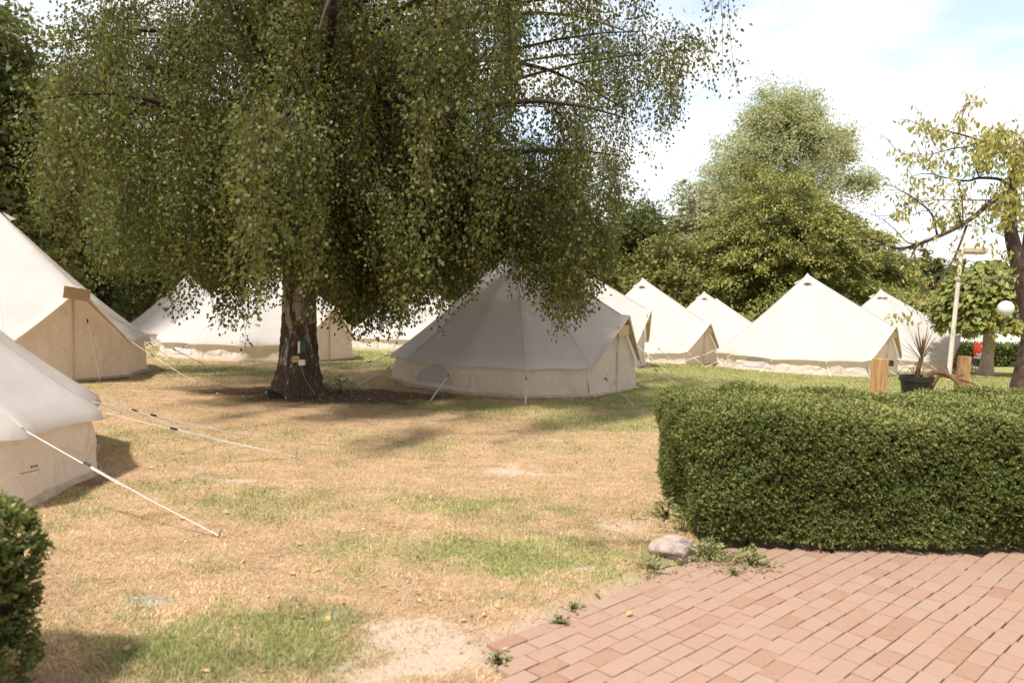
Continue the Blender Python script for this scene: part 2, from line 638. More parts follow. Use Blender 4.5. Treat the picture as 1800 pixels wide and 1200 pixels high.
m_birch = leaf_mat('birch_leaf', [(0, (.030, .044, .010)), (.45, (.068, .086, .020)), (.8, (.115, .13, .032)), (.955, (.17, .155, .04)), (.972, (.42, .30, .04)), (.988, (.45, .20, .03)), (1, (.35, .09, .03))], .32, .5, .22)
m_dkleaf = leaf_mat('dark_broadleaf', [(0, (.036, .048, .012)), (.5, (.085, .10, .024)), (1, (.16, .165, .045))], .28)
m_midleaf = leaf_mat('mid_broadleaf', [(0, (.08, .085, .018)), (.5, (.17, .165, .04)), (1, (.27, .24, .065))], .32)
m_poplar = leaf_mat('poplar_leaf', [(0, (.33, .35, .17)), (.5, (.47, .48, .26)), (1, (.56, .56, .34))], .5)
m_willow = leaf_mat('willow_leaf', [(0, (.30, .29, .16)), (.5, (.40, .38, .23)), (1, (.48, .45, .28))], .45)
m_yew = leaf_mat('yew_needles', [(0, (.07, .09, .018)), (.5, (.235, .24, .058)), (1, (.43, .40, .13))], .25)
m_catalpa = leaf_mat('catalpa_leaf', [(0, (.11, .14, .028)), (.5, (.20, .225, .05)), (.9, (.29, .29, .08)), (1, (.34, .28, .07))], .35)
m_cherry = leaf_mat('cherry_leaf', [(0, (.20, .25, .05)), (.4, (.34, .36, .09)), (.75, (.48, .43, .14)), (.93, (.56, .42, .16)), (1, (.55, .28, .05))], .45)
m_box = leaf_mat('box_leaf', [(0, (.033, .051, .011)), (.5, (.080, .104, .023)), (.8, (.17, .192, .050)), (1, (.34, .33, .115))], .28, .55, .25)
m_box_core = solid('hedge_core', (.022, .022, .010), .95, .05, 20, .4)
m_weed = leaf_mat('weed_leaf', [(0, (.17, .20, .06)), (.5, (.28, .30, .11)), (1, (.42, .38, .20))], .4)
m_deadleaf = leaf_mat('fallen_leaf', [(0, (.34, .17, .05)), (.35, (.52, .33, .13)), (.7, (.62, .46, .24)), (.9, (.62, .42, .08)), (1, (.55, .12, .03))], .2)
m_brick, t = mat('paving_brick')
oi = t.new('ShaderNodeObjectInfo')
base = t.ramp(oi.outputs['Random'], [(0, (.268, .148, .094)), (.08, (.288, .168, .110)), (.16, (.306, .188, .128)), (.6, (.316, .199, .138)), (.92, (.322, .207, .147)), (1, (.314, .214, .160))])
n = t.noise(t.pos(), 26, 5, .65); n_ = t.noise(t.pos(), 160, 3, .7)
c = t.mix(t.ramp(n, [(.35, 0.0), (.72, .45)]), base, (.35, .245, .19))
c = t.mix(t.ramp(n_, [(.60, 0.0), (.75, .3)]), c, (.28, .18, .135))
t.finish(t.bsdf(c, .85, .2, t.bump(t.math('ADD', n, n_), .35, .006)))
m_joint, t = mat('joint_sand')
n_ = t.noise(t.pos(), 90, 5, .7)
t.finish(t.bsdf(t.ramp(n_, [(.3, (.035, .02, .012)), (.62, (.075, .045, .028)), (.85, (.20, .13, .09))]), .95, .1, t.bump(n_, .6, .01)))
m_rock, t = mat('pale_stone')
n_ = t.noise(t.pos(), 9, 6, .65)
t.finish(t.bsdf(t.ramp(n_, [(.3, (.18, .13, .10)), (.5, (.38, .315, .27)), (.62, (.40, .26, .19)), (.8, (.50, .44, .39))]), .9, .2, t.bump(n_, 1.0, .05)))
m_pole = solid('weathered_pole', (.52, .46, .39), .7, .3, 6, .15)
m_tan = solid('lamp_housing', (.42, .34, .23), .6, .3, 6, .15)
m_globe = solid('white_lantern_paper', (.60, .585, .56), .7, .3, 6, .03)
m_red = solid('red_panel_print', (.55, .055, .03), .6, .3, 6, .1)
m_wht = solid('white_paint', (.74, .70, .66), .6, .3, 8, .06)
m_glass = solid('vehicle_glass', (.16, .20, .22), .15, .6, 4, .3)
m_van = solid('pale_vehicle_paint', (.62, .66, .70), .3, .5, 3, .05)
m_greenbox = solid('dark_green_plastic', (.03, .07, .055), .5, .4, 10, .2)
m_cordy = leaf_mat('cordyline_blade', [(0, (.10, .045, .025)), (.5, (.22, .12, .055)), (1, (.36, .24, .11))], .15)
m_deadwood = solid('dead_branch_wood', (.17, .095, .05), .85, .2, 12, .4, 0, .4)

# ------------------------------------------------------------------ ground sheet
def axis(lo, hi, step, far, grow=1.22):
    a = list(np.arange(lo, hi + 1e-6, step))
    s = step
    while a[-1] < far:
        s *= grow; a.append(a[-1] + s)
    s = step; b = []
    x = lo
    while x > -far:
        s *= grow; x -= s; b.append(x)
    return np.array(b[::-1] + a)


gx = axis(-7, 7, .075, 420); gy = axis(2.2, 14, .075, 420)
GX, GY = np.meshgrid(gx, gy)
X, Y = GX.ravel(), GY.ravel()
Z = hz_arr(X, Y)
near = np.clip(1 - np.hypot(X, Y - 7) / 16, 0, 1)
Z = Z + (fbm(X, Y, 5, 1.5) - .5) * .05 * near + (fbm(X, Y, 6, 6) - .5) * .015 * near
pm = pave_mask(X + .05, Y - .1)
Z = np.where(pm, -.07, Z)
edge = pave_mask(X + .30, Y - .1) & ~pm
Z = np.where(edge, np.clip(Z, -.03, -.002), Z)
nx, ny = len(gx), len(gy)
I = np.arange(nx * ny).reshape(ny, nx)
F = np.stack([I[:-1, :-1], I[:-1, 1:], I[1:, 1:], I[1:, :-1]], -1).reshape(-1, 4)
me = mesh_np('lawn', np.stack([X, Y, Z], 1), F, m_ground)
g, s_, so, a_ = masks(X, Y)
sedge = ((X + 0.09) - (Y - 4.29)) / math.sqrt(2)
s_ = np.maximum(s_, np.clip(1 - np.abs(sedge + .05 + (fbm(X, Y, 33, 4) - .5) * .12) / .10, 0, 1) * (Y < 5.9))
ca = me.attributes.new('mask', 'FLOAT_COLOR', 'POINT')
ca.data.foreach_set('color', np.stack([g, s_, so, np.ones_like(g)], 1).astype(np.float32).ravel())
aa = me.attributes.new('ash', 'FLOAT', 'POINT')
aa.data.foreach_set('value', a_.astype(np.float32))
link('lawn', me, kind='structure')

# grass blades
NB = 580000
yy = 3.3 + 23 * RNG.random(NB) ** 1.75
xx = (RNG.random(NB) * 1.42 - .71) * yy
keep = ~pave_mask(xx + .03, yy)
xx, yy = xx[keep], yy[keep]
g, s_, so, a_ = masks(xx, yy)
sedge = ((xx + 0.09) - (yy - 4.29)) / math.sqrt(2)
pr = (1 - .78 * s_) * (1 - .85 * so) * (1 - .7 * a_) * np.where((np.abs(sedge + .05) < .11) & (yy < 5.9), .15, 1)
keep = RNG.random(len(xx)) < pr
xx, yy, g = xx[keep], yy[keep], g[keep]
n = len(xx)
zz = hz_arr(xx, yy) + (fbm(xx, yy, 5, 1.5) - .5) * .05 * np.clip(1 - np.hypot(xx, yy - 7) / 16, 0, 1)
isg = RNG.random(n) < (g * .95 + .03)
az = RNG.random(n) * 2 * PI
tilt = np.where(isg, RNG.uniform(.3, 1.15, n), RNG.uniform(.75, 1.5, n))
ln = np.where(isg, RNG.uniform(.018, .045, n), RNG.uniform(.018, .05, n)) * (.55 + .55 * g + .6 * fbm(xx, yy, 77, 5, 3))
wd = RNG.uniform(.0009, .0019, n) * (1 + yy / 7)
d = np.stack([np.cos(az) * np.sin(tilt), np.sin(az) * np.sin(tilt), np.cos(tilt)], 1)
side = np.stack([-np.sin(az), np.cos(az), np.zeros(n)], 1)
B = np.stack([xx, yy, zz + .001], 1)
V = np.stack([B - side * wd[:, None], B + side * wd[:, None], B + d * ln[:, None]], 1).reshape(-1, 3)
pal_s = np.array([(.66, .465, .29), (.61, .41, .24), (.56, .365, .20), (.72, .55, .385), (.47, .29, .15)])
pal_g = np.array([(.25, .275, .075), (.32, .325, .115), (.19, .22, .055), (.44, .40, .19), (.38, .37, .15)])
tn = fbm(xx, yy, 88, 3.0, 4)[:, None]
cl = (.44 + .90 * tn) * np.where(isg[:, None], pal_g[RNG.integers(0, 5, n)], pal_s[RNG.integers(0, 5, n)]) * RNG.uniform(.8, 1.15, (n, 1))
me = mesh_np('grass', V, np.arange(3 * n).reshape(n, 3), m_blade)
ca = me.attributes.new('col', 'FLOAT_COLOR', 'POINT')
ca.data.foreach_set('color', np.repeat(np.hstack([cl, np.ones((n, 1))]), 3, 0).astype(np.float32).ravel())
link('grass', me, kind='stuff')

# ------------------------------------------------------------------ brick pavement
E0 = np.array([-0.09, 4.29]); DL = np.array([math.cos(rad(44.5)), math.sin(rad(44.5))]); DN = np.array([DL[1], -DL[0]])
quad = [E0 + DL * .06 + DN * .03, E0 + DL * 2.5 + DN * .015, np.array([9.0, 6.08]), np.array([9.0, -1.5]), np.array([1.5, -1.5])]
me = bpy.data.meshes.new('brick_pavement')
me.from_pydata([(p[0], p[1], -.009) for p in quad], [], [tuple(range(len(quad) - 1, -1, -1))])
me.materials.append(m_joint); me.update()
pav = link('brick_pavement', me, kind='structure')
variants = []
for k in range(5):
    b = MB(); r = random.Random(k)
    L, W, Hh = .2085 + r.uniform(-.002, .001), .1095 + r.uniform(-.0015, .0015), .06
    bv = .0018
    vs = []
    for z, q in ((-Hh, 0), (-bv, 0), (0, bv)):
        for x, y in ((-1, -1), (1, -1), (1, 1), (-1, 1)):
            vs.append((x * (L / 2 - q) + r.uniform(-.002, .002), y * (W / 2 - q) + r.uniform(-.0015, .0015), z))
    fs = [(8, 9, 10, 11)] + [(4 * a + i, 4 * a + (i + 1) % 4, 4 * a + 4 + (i + 1) % 4, 4 * a + 4 + i) for a in range(2) for i in range(4)]
    b.add(vs, fs)
    variants.append(b.mesh('brick', m_brick))
cells = []
for i in range(80):
    off = random.uniform(0, .2)
    for j in range(-28, 60):
        s1 = (i + .5) * .1165 + .012
        l1 = j * .2150 + off
        s1 += .010 * math.sin(l1 * 2.1 + i * .13) + .005 * math.sin(l1 * 5.3 + i * .4)
        p = E0 + DL * l1 + DN * s1
        if p[1] > 6.03 + .02 * math.sin(p[0] * 7) or p[1] < 2.3 or p[0] > 6.5 or p[0] < -.10 - .25 * (p[1] - 4.29) + .02 * math.sin(p[1] * 17):
            continue
        cells.append((p[0], p[1]))
pts = np.array([(x, y, 0) for x, y in cells])
pu, pvv = project(pts)
inv = (pu > -15) & (pu < 1830) & (pvv < 1250)
order = sorted(range(len(cells)), key=lambda k: (not inv[k], np.hypot(*cells[k])))
far_b = MB()
ang = math.atan2(DL[1], DL[0])
for rank, k in enumerate(order):
    x, y = cells[k]
    wob = random.gauss(0, .0008) - .0045 * (fbm(np.array([x]), np.array([y]), 44, 1.3)[0] - .5)
    if rank < 300:
        o = link('brick', variants[random.randrange(5)], pav)
        o.location = (x, y, wob); o.rotation_euler = (random.gauss(0, .0035), random.gauss(0, .0035), ang + random.gauss(0, .010))
    else:
        c_, s__ = math.cos(ang), math.sin(ang)
        far_b.box((x, y, -.03 + wob), (.210, .109, .06), [[c_, -s__, 0], [s__, c_, 0], [0, 0, 1]])
link('outlying_bricks', far_b.mesh('outlying_bricks', m_brick), pav, kind='stuff')

# ------------------------------------------------------------------ tents
TG = 'cream bell tents pitched on the lawn'
PORCH = {}


def tent(key, cx, cy, theta, label, R=2.5, H=2.78, ZE=.56, phi=None, windows=(), vents=True, guys=True, door=True, seed=1, zoff=0.0, sign=None, dh=1.44):
    rng = random.Random(seed)
    nr = np.random.default_rng(seed)
    z0 = hz(cx, cy) + zoff
    if phi is None:
        phi = math.atan2(-cy, -cx) + rad(theta)
    root = thing('bell_tent', label, 'tent', (cx, cy, z0), TG)
    cs, sn = math.cos(phi), math.sin(phi)

    def W(p):                       # tent axis (door = +x) -> local object frame
        p = np.asarray(p, float)
        out = p.copy()
        out[..., 0] = p[..., 0] * cs - p[..., 1] * sn
        out[..., 1] = p[..., 0] * sn + p[..., 1] * cs
        return out

    def ground(p):                  # local xy -> local z of the ground
        p = np.asarray(p, float)
        return hz_arr(p[..., 0] + cx, p[..., 1] + cy) - z0

    HD = rad(24)
    NSEG = 11
    SUB = 6
    step = (2 * PI - 2 * HD) / NSEG
    A = np.array([2.36, 0, dh])
    Fp = np.array([R * math.cos(HD), R * math.sin(HD), ZE])
    top = np.array([0, 0, H])
    jit = [rng.uniform(-.03, .03) for _ in range(NSEG + 1)]
    cols = []          # (boundary point, seam distance 0..1 mid, is door)
    for k in range(NSEG):
        a0 = HD + k * step; a1 = a0 + step
        p0 = np.array([R * math.cos(a0), R * math.sin(a0), ZE + jit[k]]); p1 = np.array([R * math.cos(a1), R * math.sin(a1), ZE + (jit[k + 1] if k < NSEG - 1 else jit[0])])
        for j in range(SUB):
            tt = j / SUB
            q = p0 * (1 - tt) + p1 * tt
            bul = 4 * tt * (1 - tt)
            q = q + np.array([q[0], q[1], 0]) / R * (-.05 * bul) + np.array([0, 0, .014 * bul])
            cols.append((q, bul, 0))
    Fm = np.array([Fp[0], -Fp[1], ZE])
    Fp = np.array([Fp[0], Fp[1], ZE + jit[0]]); Fm[2] = ZE + jit[0]
    for j in range(SUB):
        tt = j / SUB
        cols.append((Fm * (1 - tt) + A * tt - np.array([0, 0, .03 * 4 * tt * (1 - tt)]), 4 * tt * (1 - tt) * .6, 1))
    for j in range(SUB):
        tt = j / SUB
        cols.append((A * (1 - tt) + Fp * tt - np.array([0, 0, .03 * 4 * tt * (1 - tt)]), 4 * tt * (1 - tt) * .6, 1))
    nc = len(cols)
    TS = [0, .035, .1, .2, .32, .45, .58, .7, .8, .88, .94, 1.0]
    V = []
    for tt in TS:
        for (q, bul, dr) in cols:
            p = top + (q - top) * tt
            sag = .30 * tt * (1 - tt)
            if dr:
                sag *= .35
            p = p + np.array([0, 0, -sag * .55])
            p[0] *= 1 - .04 * tt * (1 - tt) * 4 * (0 if dr else 1); p[1] *= 1 - .04 * tt * (1 - tt) * 4 * (0 if dr else 1)
            rr = math.hypot(q[0], q[1])
            inw = .022 * bul * math.sin(PI * min(tt * 1.0, 1)) * (.4 if dr else 1)
            if rr > 0:
                p[0] -= q[0] / rr * inw * .7; p[1] -= q[1] / rr * inw * .7; p[2] -= inw * .7
            V.append(p)
    V = np.array(V)
    # cap ring at the top
    V[:nc, :2] += np.array([[.035 * math.cos(math.atan2(q[1], q[0])), .035 * math.sin(math.atan2(q[1], q[0]))] for q, _, _ in cols])
    # valance / awning row
    ext = []
    for i, (q, bul, dr) in enumerate(cols):
        p = V[(len(TS) - 1) * nc + i].copy()
        if dr:
            fr = (q[2] - ZE) / (dh - ZE)
            p = p + np.array([.07 + .13 * max(fr, 0), 0, -.02])
            p[1] *= 1.03
        else:
            rr = math.hypot(p[0], p[1])
            p = p + np.array([p[0] / rr * .04, p[1] / rr * .04, -.095 + .006 * bul])
        ext.append(p)
    nrow = len(TS) + 1
    V = np.vstack([V, np.array(ext)])
    I = np.arange(nrow * nc).reshape(nrow, nc)
    In = np.roll(I, -1, 1)
    F = np.stack([I[:-1], I[1:], In[1:], In[:-1]], -1).reshape(-1, 4)
    capc = len(V)
    V = np.vstack([V, [[0, 0, H + .03]]])
    capf = np.array([(capc, I[0, k], In[0, k]) for k in range(nc)])
    me = mesh_np('roof', W(V), [F, capf], m_canvas)
    link('roof', me, root)
    # seams down the roof
    mb = MB()
    segs = [k * SUB for k in range(NSEG)] + [NSEG * SUB, NSEG * SUB + SUB]
    for ci in segs:
        line = W(V[[r_ * nc + ci for r_ in range(1, len(TS))]])
        q = cols[ci][0]
        tang = W(np.array([-q[1], q[0], 0]) / (math.hypot(q[0], q[1]) + 1e-6))
        out = W(np.array([q[0], q[1], 1.8])); out = out / np.linalg.norm(out)
        vs = []; fs = []
        for k, p in enumerate(line):
            w_ = .016
            vs += [p - tang * w_ + out * .004, p + tang * w_ + out * .004]
            if k:
                fs.append((2 * k - 2, 2 * k - 1, 2 * k + 1, 2 * k))
        mb.add(vs, fs)
    link('seam_tape', mb.mesh('seam_tape', m_canvas, True), root)
    # wall
    NR = 7
    V = []
    RW = R - .10
    wcols = [c_ for c_ in cols if c_[2] == 0] + [(Fm, 0, 0)]
    nw = len(wcols)
    ph = rng.uniform(0, 6)
    for r_ in range(NR):
        f_ = r_ / (NR - 1)
        for i, (q, bul, dr) in enumerate(wcols):
            rr = math.hypot(q[0], q[1])
            ux, uy = q[0] / rr, q[1] / rr
            rad_ = rr - .10 + .07 * f_ + .05 * max(0, f_ - .75) * 4 * .35
            fold_ = .030 * math.sin(i * 1.9 + f_ * 4.2 + ph) + .016 * math.sin(i * .83 - f_ * 6 + ph * 2) + .02 * bul * math.sin(f_ * PI)
            rad_ += fold_ * math.sin(PI * min(f_ * 1.15, 1))
            x, y = ux * rad_, uy * rad_
            V.append((x, y, q[2] * (1 - f_)))
    V = W(np.array(V))
    gz = ground(V[:, :2])
    fr = np.repeat(np.linspace(0, 1, NR), nw)
    V[:, 2] = V[:, 2] + (gz - .0) * fr + .02 * fr
    I = np.arange(NR * nw).reshape(NR, nw)
    F = np.stack([I[:-1, :-1], I[1:, :-1], I[1:, 1:], I[:-1, 1:]], -1).reshape(-1, 4)
    me = mesh_np('wall', V, F, m_wall)
    wall = link('wall', me, root)
    WV = V.reshape(NR, nw, 3)
    # groundsheet edge showing under the wall
    bot = WV[-1]
    rr = np.hypot(bot[:, 0], bot[:, 1])[:, None]
    outd = np.hstack([bot[:, :2] / rr, np.zeros((nw, 1))])
    wv_ = np.array([.012 * math.sin(i * 1.3 + ph) for i in range(nw)])[:, None]
    a_ = bot + outd * .012 + np.array([0, 0, .035])
    b_ = bot + outd * (.035 + wv_ * .6) + np.array([0, 0, .012])
    c_ = bot + outd * (.05 + wv_) - np.array([0, 0, .05])
    V = np.vstack([a_, b_, c_])
    I = np.arange(3 * nw).reshape(3, nw)
    F = np.stack([I[:-1, :-1], I[1:, :-1], I[1:, 1:], I[:-1, 1:]], -1).reshape(-1, 4)
    link('groundsheet_edge', mesh_np('groundsheet_edge', V, F, m_ground_sheet), root)
    # windows let into the wall
    for col_i in windows:
        i0 = col_i * SUB
        vs = []; fs = []
        n_ = 12
        ctr = None
        for k in range(n_ + 1):
            a = PI * k / n_
            ci = i0 + SUB / 2 + math.cos(a) * SUB * .36
            fz = .80 - .58 * math.sin(a)
            for base in (0, 1):
                f2 = fz if base == 0 else .80
                i1 = int(math.floor(ci)); tx = ci - i1
                r1 = f2 * (NR - 1); j1 = min(int(math.floor(r1)), NR - 2); ty = r1 - j1
                p = (WV[j1, i1] * (1 - tx) + WV[j1, i1 + 1] * tx) * (1 - ty) + (WV[j1 + 1, i1] * (1 - tx) + WV[j1 + 1, i1 + 1] * tx) * ty
                o_ = p[:2] / np.linalg.norm(p[:2])
                vs.append((p[0] + o_[0] * .012, p[1] + o_[1] * .012, p[2]))
            if k:
                fs.append((2 * k - 2, 2 * k, 2 * k + 1, 2 * k - 1))
        mb = MB(); mb.add(vs, fs)
        link('window', mb.mesh('window', m_mesh_win, True), root)
    # door: two canvas leaves and the zip between them
    if door:
        xd = Fp[0] - .02
        for sgn in (-1, 1):
            nu, nv = 8, 9
            vs = []
            for j in range(nv):
                fz = j / (nv - 1)
                for i in range(nu):
                    fu = i / (nu - 1)
                    y = sgn * (Fp[1] - .02) * fu
                    ztop = (dh - .05) + (ZE - (dh - .05)) * fu
                    gl = W(np.array([xd, y, 0.]))
                    zb = float(ground(gl[:2])) + .03
                    z = ztop + (zb - ztop) * fz
                    xe = (R - .10 + .07 * fz) * math.cos(HD) + .012; ye = (R - .10 + .07 * fz) * math.sin(HD) + .012
                    y = sgn * ye * fu
                    x = xd + (xe - xd) * fu ** 2 + .04 * fz * (1 - fu) + .012 * math.sin(fu * 7 + fz * 9 + ph + sgn) * math.sin(PI * fz) + (.05 * (1 - fu) * (1 - fz))
                    vs.append((x, y, z))
            V = W(np.array(vs))
            I = np.arange(nu * nv).reshape(nv, nu)
            F = np.stack([I[:-1, :-1], I[1:, :-1], I[1:, 1:], I[:-1, 1:]], -1).reshape(-1, 4)
            link('door_flap', mesh_np('door_flap', V, F, m_wall), root)
        mb = MB()
        gl = W(np.array([xd, 0, 0.])); zb = float(ground(gl[:2]))
        P0 = W(np.array([xd + .085, 0, dh - .2])); P1 = W(np.array([xd + .075, 0, zb + .05]))
        mb.box((P0 + P1) / 2, (.012, .035, float(P0[2] - P1[2])), [[cs, -sn, 0], [sn, cs, 0], [0, 0, 1]])
        link('door_zip', mb.mesh('door_zip', m_zip), root)
        # sill of the groundsheet under the door
        mb = MB()
        Pm = W(np.array([xd + .03, 0, zb + .02]))
        mb.box(Pm, (.10, 2 * Fp[1] - .05, .05), [[cs, -sn, 0], [sn, cs, 0], [0, 0, 1]], .015)
        link('door_sill', mb.mesh('door_sill', m_ground_sheet), root)
        # lining along the inside of the awning
        mb = MB()
        for sgn in (-1, 1):
            F_ = np.array([Fp[0], sgn * Fp[1], ZE])
            vs = []; fs = []
            for k in range(7):
                tt = k / 6
                q = A * (1 - tt) + F_ * tt
                e0 = q + np.array([.0, -sgn * .02, -.035]); e1 = q + np.array([.06 + .12 * (1 - tt), -sgn * .012, -.055])
                vs += [e0, e1]
                if k:
                    fs.append((2 * k - 2, 2 * k - 1, 2 * k + 1, 2 * k))
            mb.add(W(np.array(vs)), fs)
        link('awning_lining', mb.mesh('awning_lining', m_trim, True), root)
    # vents near the peak
    if vents:
        for va in (phi + rad(60), phi - rad(60), phi + rad(180), math.atan2(-cy, -cx) + rad(rng.uniform(-8, 8))):
            d_ = np.array([math.cos(va), math.sin(va), 0]); s__ = np.array([-d_[1], d_[0], 0])
            tt = .115
            base = np.array([0, 0, H - (H - ZE) * tt - .03]) + d_ * (R * tt + .01)
            up = np.array([-d_[0] * .67, -d_[1] * .67, .74])
            mb = MB()
            vs = [base - s__ * .11 + d_ * .015, base + s__ * .11 + d_ * .015, base + d_ * .10 + np.array([0, 0, .035]), base + up * .2 + d_ * .02]
            mb.add(vs, [(0, 2, 3), (2, 1, 3)])
            v = link('vent', mb.mesh('vent', m_canvas), root)
            mb = MB(); mb.add([vs[0] + d_ * .004, vs[1] + d_ * .004, vs[2] - d_ * .004], [(0, 1, 2)])
            link('vent_mesh', mb.mesh('vent_mesh', m_dark), v)
    # guy ropes
    if guys:
        for k in range(NSEG + 1):
            a = HD + k * step
            d0 = np.array([math.cos(a), math.sin(a), 0])
            e0 = W(np.array([R * d0[0], R * d0[1], ZE + (jit[k] if k < NSEG else jit[0]) - .03]))
            out = e0.copy(); out[2] = 0; out /= np.linalg.norm(out)
            e0 = e0 + out * .05
            rot = rng.uniform(-.12, .12)
            o2 = np.array([out[0] * math.cos(rot) - out[1] * math.sin(rot), out[0] * math.sin(rot) + out[1] * math.cos(rot), 0])
            pe = e0 + o2 * rng.uniform(.85, 1.25)
            if isinstance(guys, dict) and k in guys:
                g3 = on_ground(*guys[k]); pe = g3 - np.array([cx, cy, z0])
            pe[2] = float(ground(pe[:2])) + .02
            guy(root, e0, pe)
    if sign is not None:
        P = W(np.array([2.36 + sign[2] if len(sign) > 2 else 2.46, sign[0], dh - .22 + sign[1]])) + np.array([cx, cy, z0])
        PORCH[key] = (P, phi)
    return root, W, (cx, cy, z0)


def guy(root, e0, pe, r=.0045):
    e0 = np.array(e0, float); pe = np.array(pe, float)
    mid = (e0 + pe) / 2 - np.array([0, 0, .02])
    lat = np.cross(pe - e0, [0, 0, 1.0]); lat /= np.linalg.norm(lat) + 1e-9
    mb = MB()
    mb.tube([e0, mid, pe], r, 5)
    sl = e0 + (pe - e0) * .33
    mb.tube([sl, (sl + pe) / 2 + lat * .02, pe], r * .8, 5)
    ro = link('guy_rope', mb.mesh('guy_rope', m_rope, True), root)
    mb = MB()
    q = unit(pe - e0)
    mb.tube([sl - q * .035, sl + q * .035], .011, 6)
    link('rope_slider', mb.mesh('rope_slider', m_dark), ro)
    mb = MB()
    mb.tube([pe + np.array([0, 0, .05]) + q * .02, pe - np.array([0, 0, .12]) - q * .05], .007, 6)
    link('tent_peg', mb.mesh('tent_peg', m_peg), ro)
    return ro


# nearest tent, cut off by the left edge
tent('near', -6.4, 7.05, 0, 'nearest cream bell tent cut off by left edge, long ropes over dry grass',
     phi=rad(-151.8), H=2.8, ZE=.60, vents=True, seed=3,
     guys={4: (385, 945), 5: (520, 805)})
T1 = [o for o in COL.objects if o.name.startswith('bell_tent')][-1]
T2, W2, O2 = tent('left', -9.08, 13.86, 28, 'cream tent at the left edge with tan porch door and tilted board', seed=4, H=2.85, sign=(-.10, .10, .24), zoff=0.0)
tent('far_left', -13.0, 32.0, 150, 'small distant cream tent beside the left edge tent, under birch leaves', seed=5, vents=False)
tent('behind_birch', -6.62, 20.9, 45, 'cream bell tent standing right behind the birch trunk, its tan door right of the trunk', seed=6, windows=(8,), sign=(0, 0))
tent('gap', -3.9, 31.0, 60, 'distant cream tent in the gap between birch trunk and central tent', seed=7)
tent('main', 0.06, 16.3, 57, 'biggest central cream bell tent right of the birch, its roof shaded by the tree', seed=8, windows=(8,), sign=(-.06, -.08), zoff=0.0)
tent('main2', 1.2, 21.5, 75, 'cream bell tent directly behind the central tent, its tall narrow porch showing past it', seed=9, sign=(-.05, -.05), zoff=0.06)
tent('mid', 4.3, 26.5, 57, 'cream tent between the narrow porch and the two small peaks', seed=10, sign=(0, -.05))
tent('peak_a', 7.9, 33.0, 60, 'distant cream tent, left of the two small peaks before the yew', seed=11)
tent('peak_b', 9.7, 38.0, 60, 'farthest cream tent, right of the two small peaks before the yew', seed=12)
tent('right', 8.46, 23.0, 64, 'bright white tent behind the box hedge, roof in full sun', seed=13, windows=(8,), sign=(0, -.05))
tent('right2', 12.9, 28.0, 84, 'cream bell tent behind the potted cordyline and the tall pale lamp pole', seed=14, sign=(0, 0))
tent('far_right', 23.2, 36.0, 60, 'pale tent beyond the low dark hedge, left of the cherry trunk', seed=15, guys=False)

guy(T2, W2(np.array([2.56, 0, 1.38])), on_ground(176, 672) - np.array(O2))
# third long rope of the nearest tent and its printed mark
c0 = np.array(T1.location)
e = at(165, 706, 7.75)
guy(T1, e - c0, on_ground(440, 766) - c0, .0055)
mb = MB()
def on_wall(u, v, r):
    d = ray(u, v)
    best = None
    for Y_ in np.arange(5, 8, .005):
        p = CAM + d * (Y_ / d[1])
        if math.hypot(p[0] + 6.4, p[1] - 7.05) < r:
            return p
pw0, pw1 = on_wall(36, 838, 2.52), on_wall(63, 829, 2.52)
ctr = pw0 - c0
dirv = unit((pw1 - pw0) * np.array([1, 1, 0])); upv = np.array([0, 0, 1.0])
wd_ = None
for i, (x0, z0_, w_, h_) in enumerate([(.10, .05, .02, .022), (.125, .05, .018, .022), (.148, .05, .022, .022)] + [(.0 + k * .021, .02, .016, .010) for k in range(9)]):
    p = ctr + dirv * x0 + upv * z0_
    mb.add([p, p + dirv * w_, p + dirv * w_ + upv * h_, p + upv * h_], [(0, 1, 2, 3)])
PRINT = mb

# wooden signs on the porches
m_sign = MB()
m_sign.box((0, 0, 0), (.022, .44, .19), None, .004)
sign_me = m_sign.mesh('plywood_board', m_ply)
for key, lab in [('left', 'blank plywood board tilted over the porch of the left edge tent'),
                 ('behind_birch', 'blank plywood board over the door right of the birch trunk'),
                 ('main', 'blank plywood board on the porch of the central shaded tent'),
                 ('main2', 'blank plywood board in the narrow porch just behind the central tent'),
                 ('mid', 'small blank board in the porch of the third tent of the row'),
                 ('right', 'blank board on the porch of the sunlit tent behind the hedge'),
                 ('right2', 'pale board at the porch beside the tall lamp pole')]:
    P, ph = PORCH[key]
    s_ = thing('wooden_sign', lab, 'sign', P, 'plywood boards on tent porches')
    o = link('board', sign_me, s_)
    tilt = {'left': -.14, 'behind_birch': .02, 'main': .05}.get(key, random.uniform(-.08, .08))
    s_.rotation_euler = (tilt, 0, ph)
    mb = MB()
    mb.tube([(-.02, -.12, .07), (-.04, 0, .15), (-.02, .12, .07)], .004, 4)
    link('hanging_cord', mb.mesh('hanging_cord', m_rope), s_)

# ------------------------------------------------------------------ birch
bx, by = -3.55, 13.2
bz = hz(bx, by)
birch = thing('birch_tree', 'huge weeping birch with a rugged white and dark trunk, hanging leaves over the tents', 'tree', (bx, by, bz))


